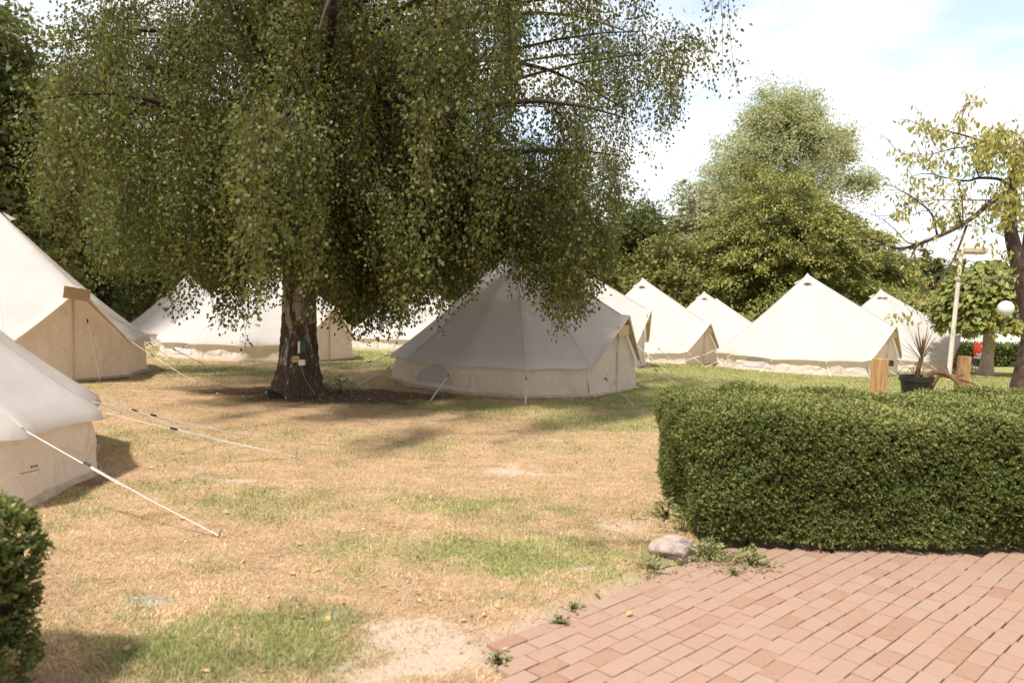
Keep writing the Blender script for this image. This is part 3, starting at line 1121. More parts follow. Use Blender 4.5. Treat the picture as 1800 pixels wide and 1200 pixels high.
def trunk_mesh(name, path, radii, m, flute=.1, nseg=24, seed=0, flare=0.0):
    rng = np.random.default_rng(seed)
    P = smooth_pts(path, 14)
    R_ = np.interp(np.linspace(0, 1, len(P)), np.linspace(0, 1, len(radii)), radii)
    th = np.arange(nseg) / nseg * 2 * PI
    ph = rng.uniform(0, 6, 6)
    V = []
    L = 0
    for i, p in enumerate(P):
        if i: L += np.linalg.norm(P[i] - P[i - 1])
        fl = flare * math.exp(-max(L, 0) / .28)
        w = 1 + flute * (.6 * np.cos(2 * th + ph[0] + L * .25) + .35 * np.cos(5 * th + ph[1] - L * .3) + .25 * np.cos(9 * th + ph[2] + L * .5)) \
            + fl * (.6 + .8 * np.clip(np.cos(5 * th + ph[3]), 0, 1) + .4 * np.cos(3 * th + ph[4])) + flute * .22 * rng.normal(size=nseg)
        r_ = R_[i] * w
        V.append(np.stack([p[0] + r_ * np.cos(th), p[1] + r_ * np.sin(th), np.full(nseg, p[2])], 1))
    V = np.concatenate(V)
    n_ = len(P)
    I = np.arange(n_ * nseg).reshape(n_, nseg); In = np.roll(I, -1, 1)
    F = np.stack([I[:-1], In[:-1], In[1:], I[1:]], -1).reshape(-1, 4)
    return mesh_np(name, V, F, m)


link('trunk', trunk_mesh('trunk', [(0, 0, -.15), (0, 0, .4), (0, 0, 1.2), (.02, 0, 2.5), (.06, .05, 4.2), (.14, .1, 6.2), (.2, .1, 8.2), (.25, .1, 9.4)],
                         [.36, .30, .26, .235, .18, .12, .07, .02], m_bark, .13, 40, 5, .85), birch)
# limbs
rb = np.random.default_rng(17)
limbs = []
mbl = MB()
def lookup(tab, u):
    tab = np.array(tab, float)
    return np.interp(u, tab[:, 0], tab[:, 1])
VB = [(-200, 100), (-40, 170), (20, 270), (60, 370), (90, 425), (140, 475), (190, 530), (230, 525), (280, 540), (300, 560), (340, 525), (380, 555), (420, 585), (450, 540), (490, 500), (520, 490),
      (560, 565), (600, 590), (650, 600), (700, 590), (760, 545), (800, 540), (840, 490), (880, 465), (910, 505), (950, 540), (990, 572), (1015, 572), (1040, 535), (1075, 490), (1092, 330),
      (1120, 325), (1145, 315), (1165, 260), (1200, 200), (1235, 150), (1258, 180), (1284, 160), (1292, 60), (1300, -100), (1500, -300)]
NLIMB = 44
for i in range(NLIMB):
    az = 2 * PI * (i * .381966) + rb.normal() * .15
    h0 = 2.8 + 4.6 * (i / NLIMB) ** 1.2 + rb.normal() * .2
    right = math.cos(az)
    reach = (5.0 + 2.6 * max(right, 0) + .5 * max(-right, 0)) * (1 - .38 * (i / NLIMB)) * rb.uniform(.82, 1.08)
    rise = (1.5 + rb.uniform(0, 1.0)) * (1.25 - .3 * i / NLIMB)
    droop = rb.uniform(1.8, 3.8) if i < 20 else rb.uniform(1.0, 2.2)
    s = np.linspace(0, 1, 12)
    wob = rb.normal(size=2) * .35
    px = np.cos(az) * reach * s + wob[0] * np.sin(s * 3) * .6
    py = np.sin(az) * reach * s + wob[1] * np.sin(s * 3) * .6
    pz = h0 + rise * 1.7 * s - (rise * .7 + droop * .7) * s ** 2.2
    pts = np.stack([px + .1, py + .05, pz], 1)
    limbs.append((pts, reach))
    if i > 8 or pts[-1, 2] > 4:
        pass
    uu, vv = project(pts + np.array([bx, by, bz]))
    okl = np.array([vv[q] < lookup(VB, uu[q]) - 60 and uu[q] < 1120 and pts[q, 1] + by > 5 for q in range(12)])
    nk = 12 if okl.all() else max(4, int(np.argmin(okl)))
    mbl.tube(pts[:nk], np.interp(s[:nk], [0, s[nk - 1]], [.085 * (1 - .5 * i / NLIMB) + .02, .010]), 6, False)
for i, (az, h0, reach, rise, droop) in enumerate([(-.05, 3.6, 7.9, 2.6, 1.0), (.22, 4.3, 7.7, 2.2, .9), (-.35, 4.0, 7.6, 2.0, 1.2), (.5, 3.4, 7.0, 1.9, 1.6), (-.15, 4.9, 7.2, 2.0, .8), (.1, 3.2, 6.6, 1.8, 1.9), (-.6, 3.3, 6.4, 1.8, 1.8),
                                                  (-1.5, 3.3, 3.0, 1.3, 2.2), (-1.9, 3.6, 2.4, 1.4, 2.2), (-1.2, 3.1, 3.4, 1.2, 2.2), (-2.3, 3.2, 3.2, 1.2, 2.4), (-1.6, 3.0, 1.6, 1.0, 2.0), (-.12, 3.0, 5.4, 1.3, 2.5), (-.22, 3.2, 6.0, 1.4, 2.4), (-.02, 2.9, 4.6, 1.2, 2.3), (-.3, 3.0, 5.2, 1.2, 2.5), (-.4, 2.9, 3.4, 1.2, 2.0)]):
    reach *= .89
    s = np.linspace(0, 1, 12)
    pts = np.stack([np.cos(az) * reach * s + .1, np.sin(az) * reach * s + .25 * np.sin(s * 4 + i), h0 + rise * 1.7 * s - (rise * .7 + droop * .7) * s ** 2.2], 1)
    limbs += [(pts, reach)] * (3 if i > 11 else 2)
    mbl.tube(pts[:10], np.linspace(.06, .006, 10), 6, False)
# strands
strand_pts = []
mbt_v = []; mbt_f = []
LC = []; LA = []; LR = []
NS = 4500
tot = 0
for k in range(NS):
    if k % 7 == 0:
        pts, reach = limbs[rb.integers(0, len(limbs))]
        s0 = rb.uniform(.12, 1.0) ** .8
        a0_ = rb.uniform(0, 2 * PI); off0 = rb.uniform(.1, 1.3) * (.5 + .5 * s0)
        lnk = rb.uniform(.55, 1.1)
        q0 = pts[min(int(s0 * 11), 11)]
        hollow = fbm(np.array([q0[0] * .9 + q0[1] * .35]), np.array([q0[2] * .9 - q0[1] * .3]), 123, .8, 3)[0] < .365
    if hollow: continue
    s = float(np.clip(s0 + rb.normal() * .02, .1, 1.0))
    i0 = min(int(s * 11), 10); f_ = s * 11 - i0
    p0 = pts[i0] * (1 - f_) + pts[i0 + 1] * f_
    # a side twig that leaves the limb, then hangs
    a = a0_ + rb.normal() * .22; off = off0 * rb.uniform(.75, 1.12)
    p1 = p0 + np.array([math.cos(a) * off * .7, math.sin(a) * off * .7, rb.uniform(-.05, .4)])
    p2 = p0 + np.array([math.cos(a) * off, math.sin(a) * off, rb.uniform(-.4, .05)])
    wp2 = p2 + np.array([bx, by, bz])
    u, v = project(wp2)
    if wp2[1] < 6.0: continue
    vb = lookup(VB, u) + rb.normal() * 18 - abs(rb.normal()) * (55 if u < 1080 else 18)
    zb = at(u, vb, wp2[1])[2] - bz
    ln = rb.uniform(.5, 1.8) if rb.random() < .55 else rb.uniform(1.5, 4.2)
    ln *= lnk
    if u > 1080: ln *= .8
    zend = max(p2[2] - ln, zb)
    if p2[2] - zend < .25: continue
    if u > 1040 and rb.random() < .12: continue
    if 330 < u < 430 and 40 < v < 230 and rb.random() < .6: continue
    nst = 5
    zz_ = np.linspace(0, 1, nst)
    hang = np.stack([p2[0] + math.cos(a) * .12 * np.sqrt(zz_) + rb.normal() * .10 * zz_ ** 2, p2[1] + math.sin(a) * .12 * np.sqrt(zz_) + rb.normal() * .10 * zz_ ** 2, p2[2] + (zend - p2[2]) * zz_], 1)
    line = np.vstack([p0[None], p1[None], hang])
    # thin triangular twig
    o = len(mbt_v)
    rr = .006
    for q, p in enumerate(line):
        w = rr * (1 - .7 * q / len(line))
        mbt_v += [p + np.array([w, 0, 0]), p + np.array([-.5 * w, .87 * w, 0]), p + np.array([-.5 * w, -.87 * w, 0])]
        if q:
            b_ = o + 3 * (q - 1)
            for e_ in range(3):
                mbt_f.append((b_ + e_, b_ + (e_ + 1) % 3, b_ + 3 + (e_ + 1) % 3, b_ + 3 + e_))
    seglen = np.linalg.norm(np.diff(line[1:], axis=0), axis=1)
    Lt = seglen.sum()
    nl = int(Lt * rb.uniform(58, 100) * float(np.interp(u, [450, 650, 900, 1100], [1, .78, .62, .75])))
    cum = np.concatenate([[0], np.cumsum(seglen)])
    sl = np.sort(rb.random(nl)) * Lt
    C = np.stack([np.interp(sl, cum, line[1:, q]) for q in range(3)], 1)
    taper = (.11 * (1 - .55 * sl / Lt) + .02)[:, None]
    offs = rb.normal(size=(nl, 3)) * taper * np.array([1, 1, .6])
    LC.append(C + offs)
    aa_ = unit(offs * np.array([1, 1, .3])) * .5 + np.array([0, 0, -.8]) + rb.normal(size=(nl, 3)) * .35
    LA.append(aa_)
    tint = rb.normal() * .12
    LR.append(np.clip(np.where(rb.random(nl) < .007, rb.uniform(.965, 1, nl), np.minimum(rb.random(nl) * .9 + tint, .955)), 0, 1))
LC = np.concatenate(LC); LA = np.concatenate(LA); LR = np.concatenate(LR)
n = len(LC)
print('birch leaves', n)
# the high crown is thinner than the hanging skirt
keep = ((LC[:, 2] < 7.0) | (rb.random(n) < .3)) & ((LC[:, 1] < .8) | (rb.random(n) < .75))
LC, LA, LR = LC[keep], LA[keep], LR[keep]
n = len(LC)
LN = rdirs(n, rb); LL = rb.uniform(.036, .078, n); LW = rb.uniform(.029, .056, n)
fr = (LC[:, 1] < .6) & (LC[:, 2] < 7.5)
V1, F1 = leaf_quads(LC[fr], LA[fr], LN[fr], LL[fr], LW[fr], .15)
V2, F2 = leaf_tris(LC[~fr], LA[~fr], LN[~fr], LL[~fr], LW[~fr])
V = np.vstack([V1, V2]); F = [F1, F2 + len(V1)]; LR = np.concatenate([LR[fr], LR[~fr]])
print('birch leaves', n, fr.sum())
link('limbs', mbl.mesh('limbs', m_twig, True), birch)
link('twigs', mesh_np('twigs', np.array(mbt_v), np.array(mbt_f), m_twig), birch, kind='stuff')
link('crown', mesh_np('crown', V, F, m_birch, rnd=LR), birch, kind='stuff')

# fittings on the birch trunk
def front_of(u, v, Y):
    return at(u, v, Y)
p = at(531, 637, by - .40)
mb = MB(); mb.box((0, 0, 0), (.10, .07, .10), None, .012); mb.box((0, -.04, 0), (.08, .012, .08), None, .004)
b1_ = link('junction_box', mb.mesh('junction_box', m_wht), None, 'white square junction box low on the birch trunk', 'junction box', 'electric boxes on the birch trunk', None, p)
mb = MB(); mb.tube([(0, -.02, -.06), (.03, -.02, -.2), (.12, -.04, -.36), (.25, -.12, -.5)], .004, 5)
link('cable', mb.mesh('cable', m_peg, True), b1_)
p = at(520, 631, by - .39)
mb = MB(); mb.box((0, 0, 0), (.11, .07, .11), None, .012); mb.lathe([(.03, 0), (.03, .01)], (0, -.04, 0), 10)
link('junction_box', mb.mesh('junction_box', m_ply), None, 'beige junction box left of the white one on the birch trunk', 'junction box', 'electric boxes on the birch trunk', None, p)
p = at(532, 610, by - .36)
mb = MB(); mb.box((0, 0, 0), (.10, .05, .20), None, .01); mb.box((0, 0, .115), (.06, .04, .03), None, .005)
pc = link('power_outlet', mb.mesh('power_outlet', m_greenbox), None, 'dark green upright outlet with white edge, above the boxes on the trunk', 'power outlet', None, None, p)
mb = MB(); mb.box((-.052, -.012, 0), (.035, .05, .19), None, .005)
link('edge_strip', mb.mesh('edge_strip', m_wht), pc)
p = on_ground(486, 698)
mb = MB()
mb.add([(-.10, -.06, 0), (.16, -.05, 0), (.16, .05, 0), (-.10, .06, 0), (-.13, -.07, .13), (-.10, .07, .13)], [(3, 2, 1, 0), (0, 1, 4), (1, 2, 5, 4), (2, 3, 5), (3, 0, 4, 5)])
fl = link('floodlight', mb.mesh('floodlight', m_dark), None, 'black wedge shaped garden floodlight lying before the birch roots', 'floodlight', None, None, p)
mb = MB(); mb.tube([(.03, 0, .03), (.03, 0, -.08)], .008, 6)
link('ground_spike', mb.mesh('ground_spike', m_dark), fl)

# ------------------------------------------------------------------ background trees
def crown_clumps(rng, ctr, rx, ry, rz, nclump, per, size, csize, droop=0.0, shell=.55, bottom=-.75, cone=0.0, upfill=1.0):
    """leaf clumps through an ellipsoid; returns centres, axes, normals, rnd, sizes"""
    C = []; A = []; N = []; Rn = []
    k = 0
    while k < nclump:
        d = unit(rng.normal(size=3))
        if d[2] < bottom: continue
        r = (shell + (1 - shell) * rng.random()) if rng.random() < .82 else rng.uniform(.15, .7)
        r *= 1 + .16 * math.sin(5 * d[0] + 3 * d[2] + ctr[0]) + .10 * math.sin(9 * d[1] - 7 * d[2] + ctr[1])
        sc = 1 - cone * max(0, d[2] * r * .5 + .5)
        p = np.array(ctr) + d * r * np.array([rx * sc, ry * sc, rz])
        n_ = int(per * rng.uniform(.6, 1.4))
        cs_ = csize * rng.uniform(.6, 1.4)
        if droop:
            q = rng.random(n_)
            out = unit(np.array([d[0], d[1], 0.05]))
            o = out * (q[:, None] * cs_ * 1.9) + np.array([0, 0, -1]) * (q[:, None] ** 1.6 * cs_ * droop) + rng.normal(size=(n_, 3)) * cs_ * np.array([.32, .32, .12])
            a_ = out + np.array([0, 0, -.45]) + rng.normal(size=(n_, 3)) * .45
            nn = np.array([0, 0, 1.0]) + rng.normal(size=(n_, 3)) * .4
        else:
            o = rng.normal(size=(n_, 3)) * cs_ * np.array([.6, .6, .42])
            a_ = rng.normal(size=(n_, 3)) + np.array([0, 0, -.3])
            nn = d * .7 + np.array([0, 0, .5]) + rng.normal(size=(n_, 3)) * .7
        C.append(p + o); A.append(a_); N.append(nn)
        Rn.append(np.clip(rng.random(n_) * .7 + .15 + rng.normal() * .16, 0, 1))
        k += 1
    C = np.concatenate(C)
    return C, np.concatenate(A), np.concatenate(N), np.concatenate(Rn)


def bg_tree(name, label, base, height, trunk_h, rx, ry, m, nclump, per, leaf, csize, group, seed, droop=0., wf=(.45, .8), bark=m_bark2, lean=0., shell=.55, extra=(), cone=0., bottom=-.75, tr=.3, limbs_n=9):
    rng = np.random.default_rng(seed)
    x, y = base[0], base[1]
    z = hz(x, y)
    root = thing(name, label, 'tree', (x, y, z), group)
    rz = (height - trunk_h) / 2
    ctr = (lean, 0, trunk_h + rz)
    link('trunk', trunk_mesh('trunk', [(0, 0, -.2), (lean * .3, 0, trunk_h), (lean, 0, trunk_h + rz), (lean, 0, height * .93)], [tr * 1.25, tr, tr * .6, .03], bark, .05, 10, seed, .3), root)
    mb = MB()
    for i in range(limbs_n):
        a = i * 2.4; h0 = trunk_h + (height - trunk_h) * (.05 + .6 * i / limbs_n)
        d = np.array([math.cos(a) * rx * .75, math.sin(a) * ry * .75, rz * rng.uniform(.2, .6)])
        b0 = np.array([lean * .6, 0, h0])
        mb.tube([b0, b0 + d * .5 + np.array([0, 0, .15]), b0 + d], [tr * .35, tr * .2, .02], 5, False)
    link('limbs', mb.mesh('limbs', bark, True), root)
    parts = [crown_clumps(rng, ctr, rx, ry, rz, nclump, per, leaf, csize, droop, shell, bottom, cone)]
    for (ex, ey, ez, erx, ery, erz, en) in extra:
        parts.append(crown_clumps(rng, (ex, ey, ez), erx, ery, erz, en, per, leaf, csize, droop, shell))
    C, A, N, Rn = [np.concatenate([q[i] for q in parts]) for i in range(4)]
    n_ = len(C)
    V, F = leaf_tris(C, A, N, leaf * rng.uniform(.7, 1.3, n_), leaf * rng.uniform(wf[0], wf[1], n_))
    link('crown', mesh_np('crown', V, F, m, rnd=Rn), root, kind='stuff')
    return root


def base_at(u, Y):
    p = at(u, 560, Y)
    return (p[0], Y)


BG = 'trees standing behind the tents'
bg_tree('yew_tree', 'broad golden green yew with drooping sprays behind the right hand tents', base_at(1370, 44), 9.6, .3, 5.4, 4.6, m_yew, 520, 190, .24, .85, BG, 31, wf=(.28, .5), droop=.85, shell=.6, cone=.36, bottom=-1, tr=.35)
bg_tree('yew_tree', 'smaller golden yew shoulder right of the broad yew, behind the white tent', base_at(1480, 46), 8.3, .3, 3.6, 3.2, m_yew, 240, 180, .24, .8, BG, 32, wf=(.28, .5), droop=.85, shell=.6, cone=.35, bottom=-1, tr=.3)
bg_tree('poplar_tree', 'tall pale green poplar with a rounded airy top against the clouds', base_at(1372, 62), 19.3, 5.2, 4.6, 4.4, m_poplar, 400, 85, .20, .75, BG, 33, shell=.45, tr=.4,
        extra=[(-.2, 0, 16.4, 3.6, 3, 2.7, 170), (5.4, 0, 11.6, 1.8, 2, 1.2, 34), (3.6, 0, 14.2, 2.0, 2, 2.0, 60), (-2.6, 0, 13.8, 3.0, 3, 2.6, 110), (-4.6, 0, 11.2, 3.0, 3, 2.6, 100), (-6.0, 0, 8.6, 2.4, 3, 2.6, 80), (0, -1, 8.0, 5.5, 3, 3.0, 130)])
bg_tree('willow_tree', 'grey green drooping willow left of the tall poplar', base_at(1225, 58), 11.3, 3, 2.2, 2.4, m_willow, 150, 90, .28, .65, BG, 34, droop=2.0, tr=.25)
bg_tree('bushy_tree', 'dark green bushy tree between the birch and the yew', base_at(1110, 46), 9.0, .6, 3.0, 3, m_dkleaf, 260, 100, .24, .6, BG, 35, tr=.3, bottom=-1)
bg_tree('bushy_tree', 'low rounded green tree beside the yew, left of its foot', base_at(1175, 43), 6.7, .3, 2.5, 2.6, m_midleaf, 170, 100, .22, .55, BG, 36, tr=.25, bottom=-1)
for i, (u, Y, h, w, mm, lab) in enumerate([
        (960, 47, 8.2, 3.6, m_dkleaf, 'dark tree behind the peak of the central tent'),
        (830, 50, 7.4, 3.8, m_dkleaf, 'dark tree behind the birch, second right of its trunk'),
        (690, 48, 7.6, 3.6, m_midleaf, 'green tree behind the birch, just right of its trunk'),
        (560, 50, 7.2, 4.0, m_dkleaf, 'dark tree hidden right behind the birch trunk'),
        (420, 47, 7.4, 3.8, m_dkleaf, 'dark tree behind the birch, just left of its trunk'),
        (290, 44, 8.6, 3.6, m_dkleaf, 'dark tree above the small far left tent'),
        (175, 38, 10.0, 3.2, m_dkleaf, 'tall dark tree in the shade left of the birch leaves'),
        (60, 30, 11.5, 3.1, m_midleaf, 'tall sunlit olive tree above the left edge tent'),
        (-70, 27, 13, 3.3, m_dkleaf, 'tall dark tree cut off by the left edge'),
        (115, 33, 6.8, 2.6, m_dkleaf, 'dark shrubby tree at the back of the left edge tent')]):
    bg_tree('bushy_tree', lab, base_at(u, Y), h, .3, w, w * .9, mm, int(95 * w), 95, .24, .6, BG, 50 + i, tr=.28, bottom=-1)
for i, (u, Y, h, w, mm, lab) in enumerate([
        (1565, 60, 6.0, 2.2, m_dkleaf, 'slim conifer right of the yews, behind the sunlit tent'),
        (1625, 64, 6.8, 2.6, m_dkleaf, 'pointed conifer behind the drooping cherry branch'),
        (1690, 62, 5.6, 2.4, m_midleaf, 'low golden conifer behind the lamp pole'),
        (1760, 66, 5.3, 2.8, m_dkleaf, 'low dark conifer left of the cherry trunk'),
        (1840, 64, 6.0, 2.8, m_dkleaf, 'low dark conifer at the right edge')]):
    bg_tree('conifer', lab, base_at(u, Y), h + .3, .2, w, w, mm, int(95 * w), 80, .3, .55, 'conifers along the far right', 80 + i, droop=.6, tr=.2, bottom=-1, cone=.6)
# far wood closing the view
rngw = np.random.default_rng(91)
n = 60000
wx = rngw.uniform(-75, 75, n); q_ = rngw.random(n)
topw = 5.2 + 1.6 * fbm(wx, wx * 0, 60, .25, 3) + np.clip((-wx - 12) / 10, 0, 1) * 3.5
C = np.stack([wx, 72 + rngw.normal(size=n) * 2.5 - 2 * (1 - q_), -.7 + q_ ** .8 * topw * rngw.uniform(.75, 1.0, n)], 1)
V, F = leaf_tris(C, rdirs(n, rngw), unit(np.array([0, -.6, .6]) + rngw.normal(size=(n, 3)) * .6), rngw.uniform(.4, .8, n), rngw.uniform(.3, .55, n))
link('far_wood', mesh_np('far_wood', V, F, m_dkleaf, rnd=np.clip(fbm(C[:, 0], C[:, 2], 70, .6) + rngw.normal(size=n) * .15, 0, 1)), kind='stuff')

# ------------------------------------------------------------------ hedges
def hedge(name, label, x0, x1, y0, y1, h, nsprig, seed, leafL=.021, round_=.16, inset=.1, group='clipped box hedges'):
    rng = np.random.default_rng(seed)
    cx, cy = (x0 + x1) / 2, (y0 + y1) / 2
    hx, hy = (x1 - x0) / 2, (y1 - y0) / 2
    zb = 0.0
    root = thing(name, label, 'hedge', (cx, cy, zb), group)
    ar = np.array([2 * hx * h * 1.5, .15 * 2 * hx * h, 2 * hy * h, .5 * 2 * hy * h, 4 * hx * hy * 1.0])
    ar = ar / ar.sum()
    side = rng.choice(5, nsprig, p=ar)
    a = rng.uniform(-1, 1, nsprig); b = rng.random(nsprig)
    P = np.zeros((nsprig, 3)); N = np.zeros((nsprig, 3))
    for s_, (fx, fy) in enumerate([(0, -1), (0, 1), (-1, 0), (1, 0)]):
        m_ = side == s_
        if fy:
            P[m_] = np.stack([a[m_] * hx, np.full(m_.sum(), fy * hy), b[m_] * h], 1)
        else:
            P[m_] = np.stack([np.full(m_.sum(), fx * hx), a[m_] * hy, b[m_] * h], 1)
        N[m_] = (fx, fy, 0.15)
    m_ = side == 4
    P[m_] = np.stack([a[m_] * hx, rng.uniform(-1, 1, m_.sum()) * hy, np.full(m_.sum(), h)], 1)
    N[m_] = (0, 0, 1)
    # round the corners
    r_ = round_
    core = np.stack([np.clip(P[:, 0], -hx + r_, hx - r_), np.clip(P[:, 1], -hy + r_, hy - r_), np.clip(P[:, 2], -1, h - r_)], 1)
    d = P - core
    L = np.linalg.norm(d, axis=1, keepdims=True)
    nn = np.where(L > 1e-6, d / np.maximum(L, 1e-6), N)
    P = core + nn * np.minimum(L, r_)
    N = nn
    # taper in towards the ground and a lumpy surface
    f_ = 1 - P[:, 2] / h
    tap = 1 - inset * np.clip(f_ - .25, 0, 1) / np.array(min(hx, hy))
    P[:, 0] = P[:, 0] * np.where(np.abs(P[:, 0]) > hx * .5, 1 - inset * np.clip(f_ - .2, 0, 1) / hx, 1)
    P[:, 1] = P[:, 1] * (1 - inset * .5 * np.clip(f_ - .4, 0, 1) / hy)
    lump = (fbm(P[:, 0] * 1 + P[:, 1] * .6, P[:, 2] + P[:, 1] * .7, seed, 2.2) - .5) * .24 + (fbm(P[:, 0] + P[:, 1], P[:, 2] - P[:, 1], seed + 5, 7) - .5) * .10
    lump *= .85
    P = P + N * lump[:, None]
    P -= N * np.abs(rng.normal(size=nsprig))[:, None] * .022
    P += N * (rng.random(nsprig) < .04)[:, None] * rng.uniform(0, .04, nsprig)[:, None]
    ok = P[:, 2] > .03 + .06 * fbm(P[:, 0], P[:, 1], seed + 9, 1.4)
    hole = fbm(P[:, 0] * 1.0 + P[:, 1] * .9 + 3, P[:, 2] * 1.3, seed + 21, 4.5, 3)
    ok &= ~((hole < .30) & (N[:, 2] < .35) & (rng.random(nsprig) < .45))
    P, N = P[ok], N[ok]
    ns = len(P)
    per = 8
    ax = unit(N + rng.normal(size=(ns, 3)) * .45 + np.array([0, 0, .25]))
    tone = rng.random(ns) * .5 + .12 + (fbm(P[:, 0] * 1.0 + P[:, 1], P[:, 2], seed + 2, 3) - .5) * .5 + .30 * np.clip(N[:, 2], 0, 1) ** 2  # upward-facing sprigs toned lighter: sunlit top put into the leaf colour
    C = np.repeat(P, per, 0); AX = np.repeat(ax, per, 0)
    k = np.tile(np.arange(per), ns)
    sp_ = unit(np.cross(AX, rdirs(ns * per, rng)))
    C = C + AX * (k * .0075)[:, None] + rng.normal(size=C.shape) * .004
    A = AX * (.45 + .09 * k)[:, None] + sp_ * .9
    n_ = len(C)
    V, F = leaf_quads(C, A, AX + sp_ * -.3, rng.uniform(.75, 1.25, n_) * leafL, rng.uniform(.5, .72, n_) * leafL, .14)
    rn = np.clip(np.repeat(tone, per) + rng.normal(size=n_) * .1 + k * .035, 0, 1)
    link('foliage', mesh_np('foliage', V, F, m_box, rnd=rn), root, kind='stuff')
    # dark woody inside
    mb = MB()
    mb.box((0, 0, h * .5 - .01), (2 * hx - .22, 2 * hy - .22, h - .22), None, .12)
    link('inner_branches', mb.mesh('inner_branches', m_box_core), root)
    for i in range(int(2 * hx / .35) + 2):
        x = -hx + .15 + i * .35
        if x > hx - .1: break
        y = -hy + .22
        mb = MB()
        mb.tube([(x, y, -.02), (x + rng.normal() * .03, y - .02, .12), (x + rng.normal() * .08, y - .06, .3)], [.016, .012, .008], 5, False)
        link('stem', mb.mesh('stem', m_twig, True), root)
    return root


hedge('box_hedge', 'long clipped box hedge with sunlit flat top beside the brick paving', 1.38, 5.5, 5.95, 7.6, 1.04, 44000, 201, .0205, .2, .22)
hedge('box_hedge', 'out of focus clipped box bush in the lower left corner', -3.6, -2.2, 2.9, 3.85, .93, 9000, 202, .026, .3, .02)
# low dark hedge far right
def far_hedge():
    rng = np.random.default_rng(203)
    p0 = at(1600, 640, 31.0); p1 = at(1900, 640, 31.0)
    z = hz(p0[0] + 2, 31)
    root = thing('low_hedge', 'low dark clipped hedge far right behind the round headed trees', 'hedge', ((p0[0] + p1[0]) / 2, 31, z))
    n_ = 9000; hx = (p1[0] - p0[0]) / 2
    C = np.stack([rng.uniform(-hx, hx, n_), rng.choice([-1, 1], n_, p=[.75, .25]) * .35 + rng.normal(size=n_) * .06, rng.random(n_) * .85], 1)
    t_ = rng.random(n_) < .3
    C[t_, 1] = rng.uniform(-.35, .35, t_.sum()); C[t_, 2] = .85 + rng.normal(size=t_.sum()) * .04
    V, F = leaf_quads(C, rdirs(n_, rng), rdirs(n_, rng), np.full(n_, .1), np.full(n_, .07), .1)
    link('foliage', mesh_np('foliage', V, F, m_box, rnd=rng.random(n_) * .6), root, kind='stuff')
    mb = MB(); mb.box((0, 0, .4), (2 * hx, .6, .8))
    link('inner_branches', mb.mesh('inner_branches', m_box_core), root)
far_hedge()

# ------------------------------------------------------------------ leaf parts helper
def leaf_single(name, m, n_=4, heart=False, seed=0):
    """a shared set of unit leaves (length 1 along +x, normal +z)"""
    out = []
    for k in range(n_):
        r = random.Random(seed + k)
        if heart:
            pts = [(0, 0), (-.06, .22), (.1, .42), (.42, .40), (.75, .2), (1, 0)]
        else:
            pts = [(0, 0), (.12, .10), (.35, .20), (.6, .19), (.82, .10), (1, 0)]
        V = []; F = []
        cv = r.uniform(.1, .35)
        for (x, y) in pts:
            zc = -cv * x * x * .5
            V += [(x, y, zc + y * .25), (x, 0, zc), (x, -y, zc + y * .25)]
        for i in range(len(pts) - 1):
            F += [(3 * i, 3 * i + 1, 3 * i + 4, 3 * i + 3), (3 * i + 1, 3 * i + 2, 3 * i + 5, 3 * i + 4)]
        V = np.array(V)
        out.append(mesh_np(name, V, np.array(F), m, rnd=np.full(len(F), (k + .5) / n_)))
    return out


def place_leaf(parent, me, C, A, N, L):
    A = A / np.linalg.norm(A)
    B = np.cross(N, A); B /= np.linalg.norm(B) + 1e-9
    N2 = np.cross(A, B)
    o = link('leaf', me, parent)
    o.matrix_local = Matrix(((A[0] * L, B[0] * L, N2[0] * L, C[0]), (A[1] * L, B[1] * L, N2[1] * L, C[1]), (A[2] * L, B[2] * L, N2[2] * L, C[2]), (0, 0, 0, 1)))
    return o


def multi_leaf_mesh(name, mes, C, A, N, L, m, rng):
    """many copies of the unit leaves joined into one mesh"""
    Vs = []; Fs = []; R = []
    A = unit(A); B = unit(np.cross(N, A)); N2 = np.cross(A, B)
    base = np.array([v.co[:] for v in mes[0].vertices])
    fac = np.array([p.vertices[:] for p in mes[0].polygons])
    V = C[:, None] + (base[None, :, 0:1] * A[:, None] + base[None, :, 1:2] * B[:, None] + base[None, :, 2:3] * N2[:, None]) * np.asarray(L)[:, None, None]
    F = fac[None] + (np.arange(len(C)) * len(base))[:, None, None]
    R = np.repeat(rng, len(fac))
    return mesh_np(name, V.reshape(-1, 3), F.reshape(-1, 4), m, rnd=R)


# ------------------------------------------------------------------ round headed catalpa trees
cat_leaves = leaf_single('leaf', m_catalpa, 6, True, 5)


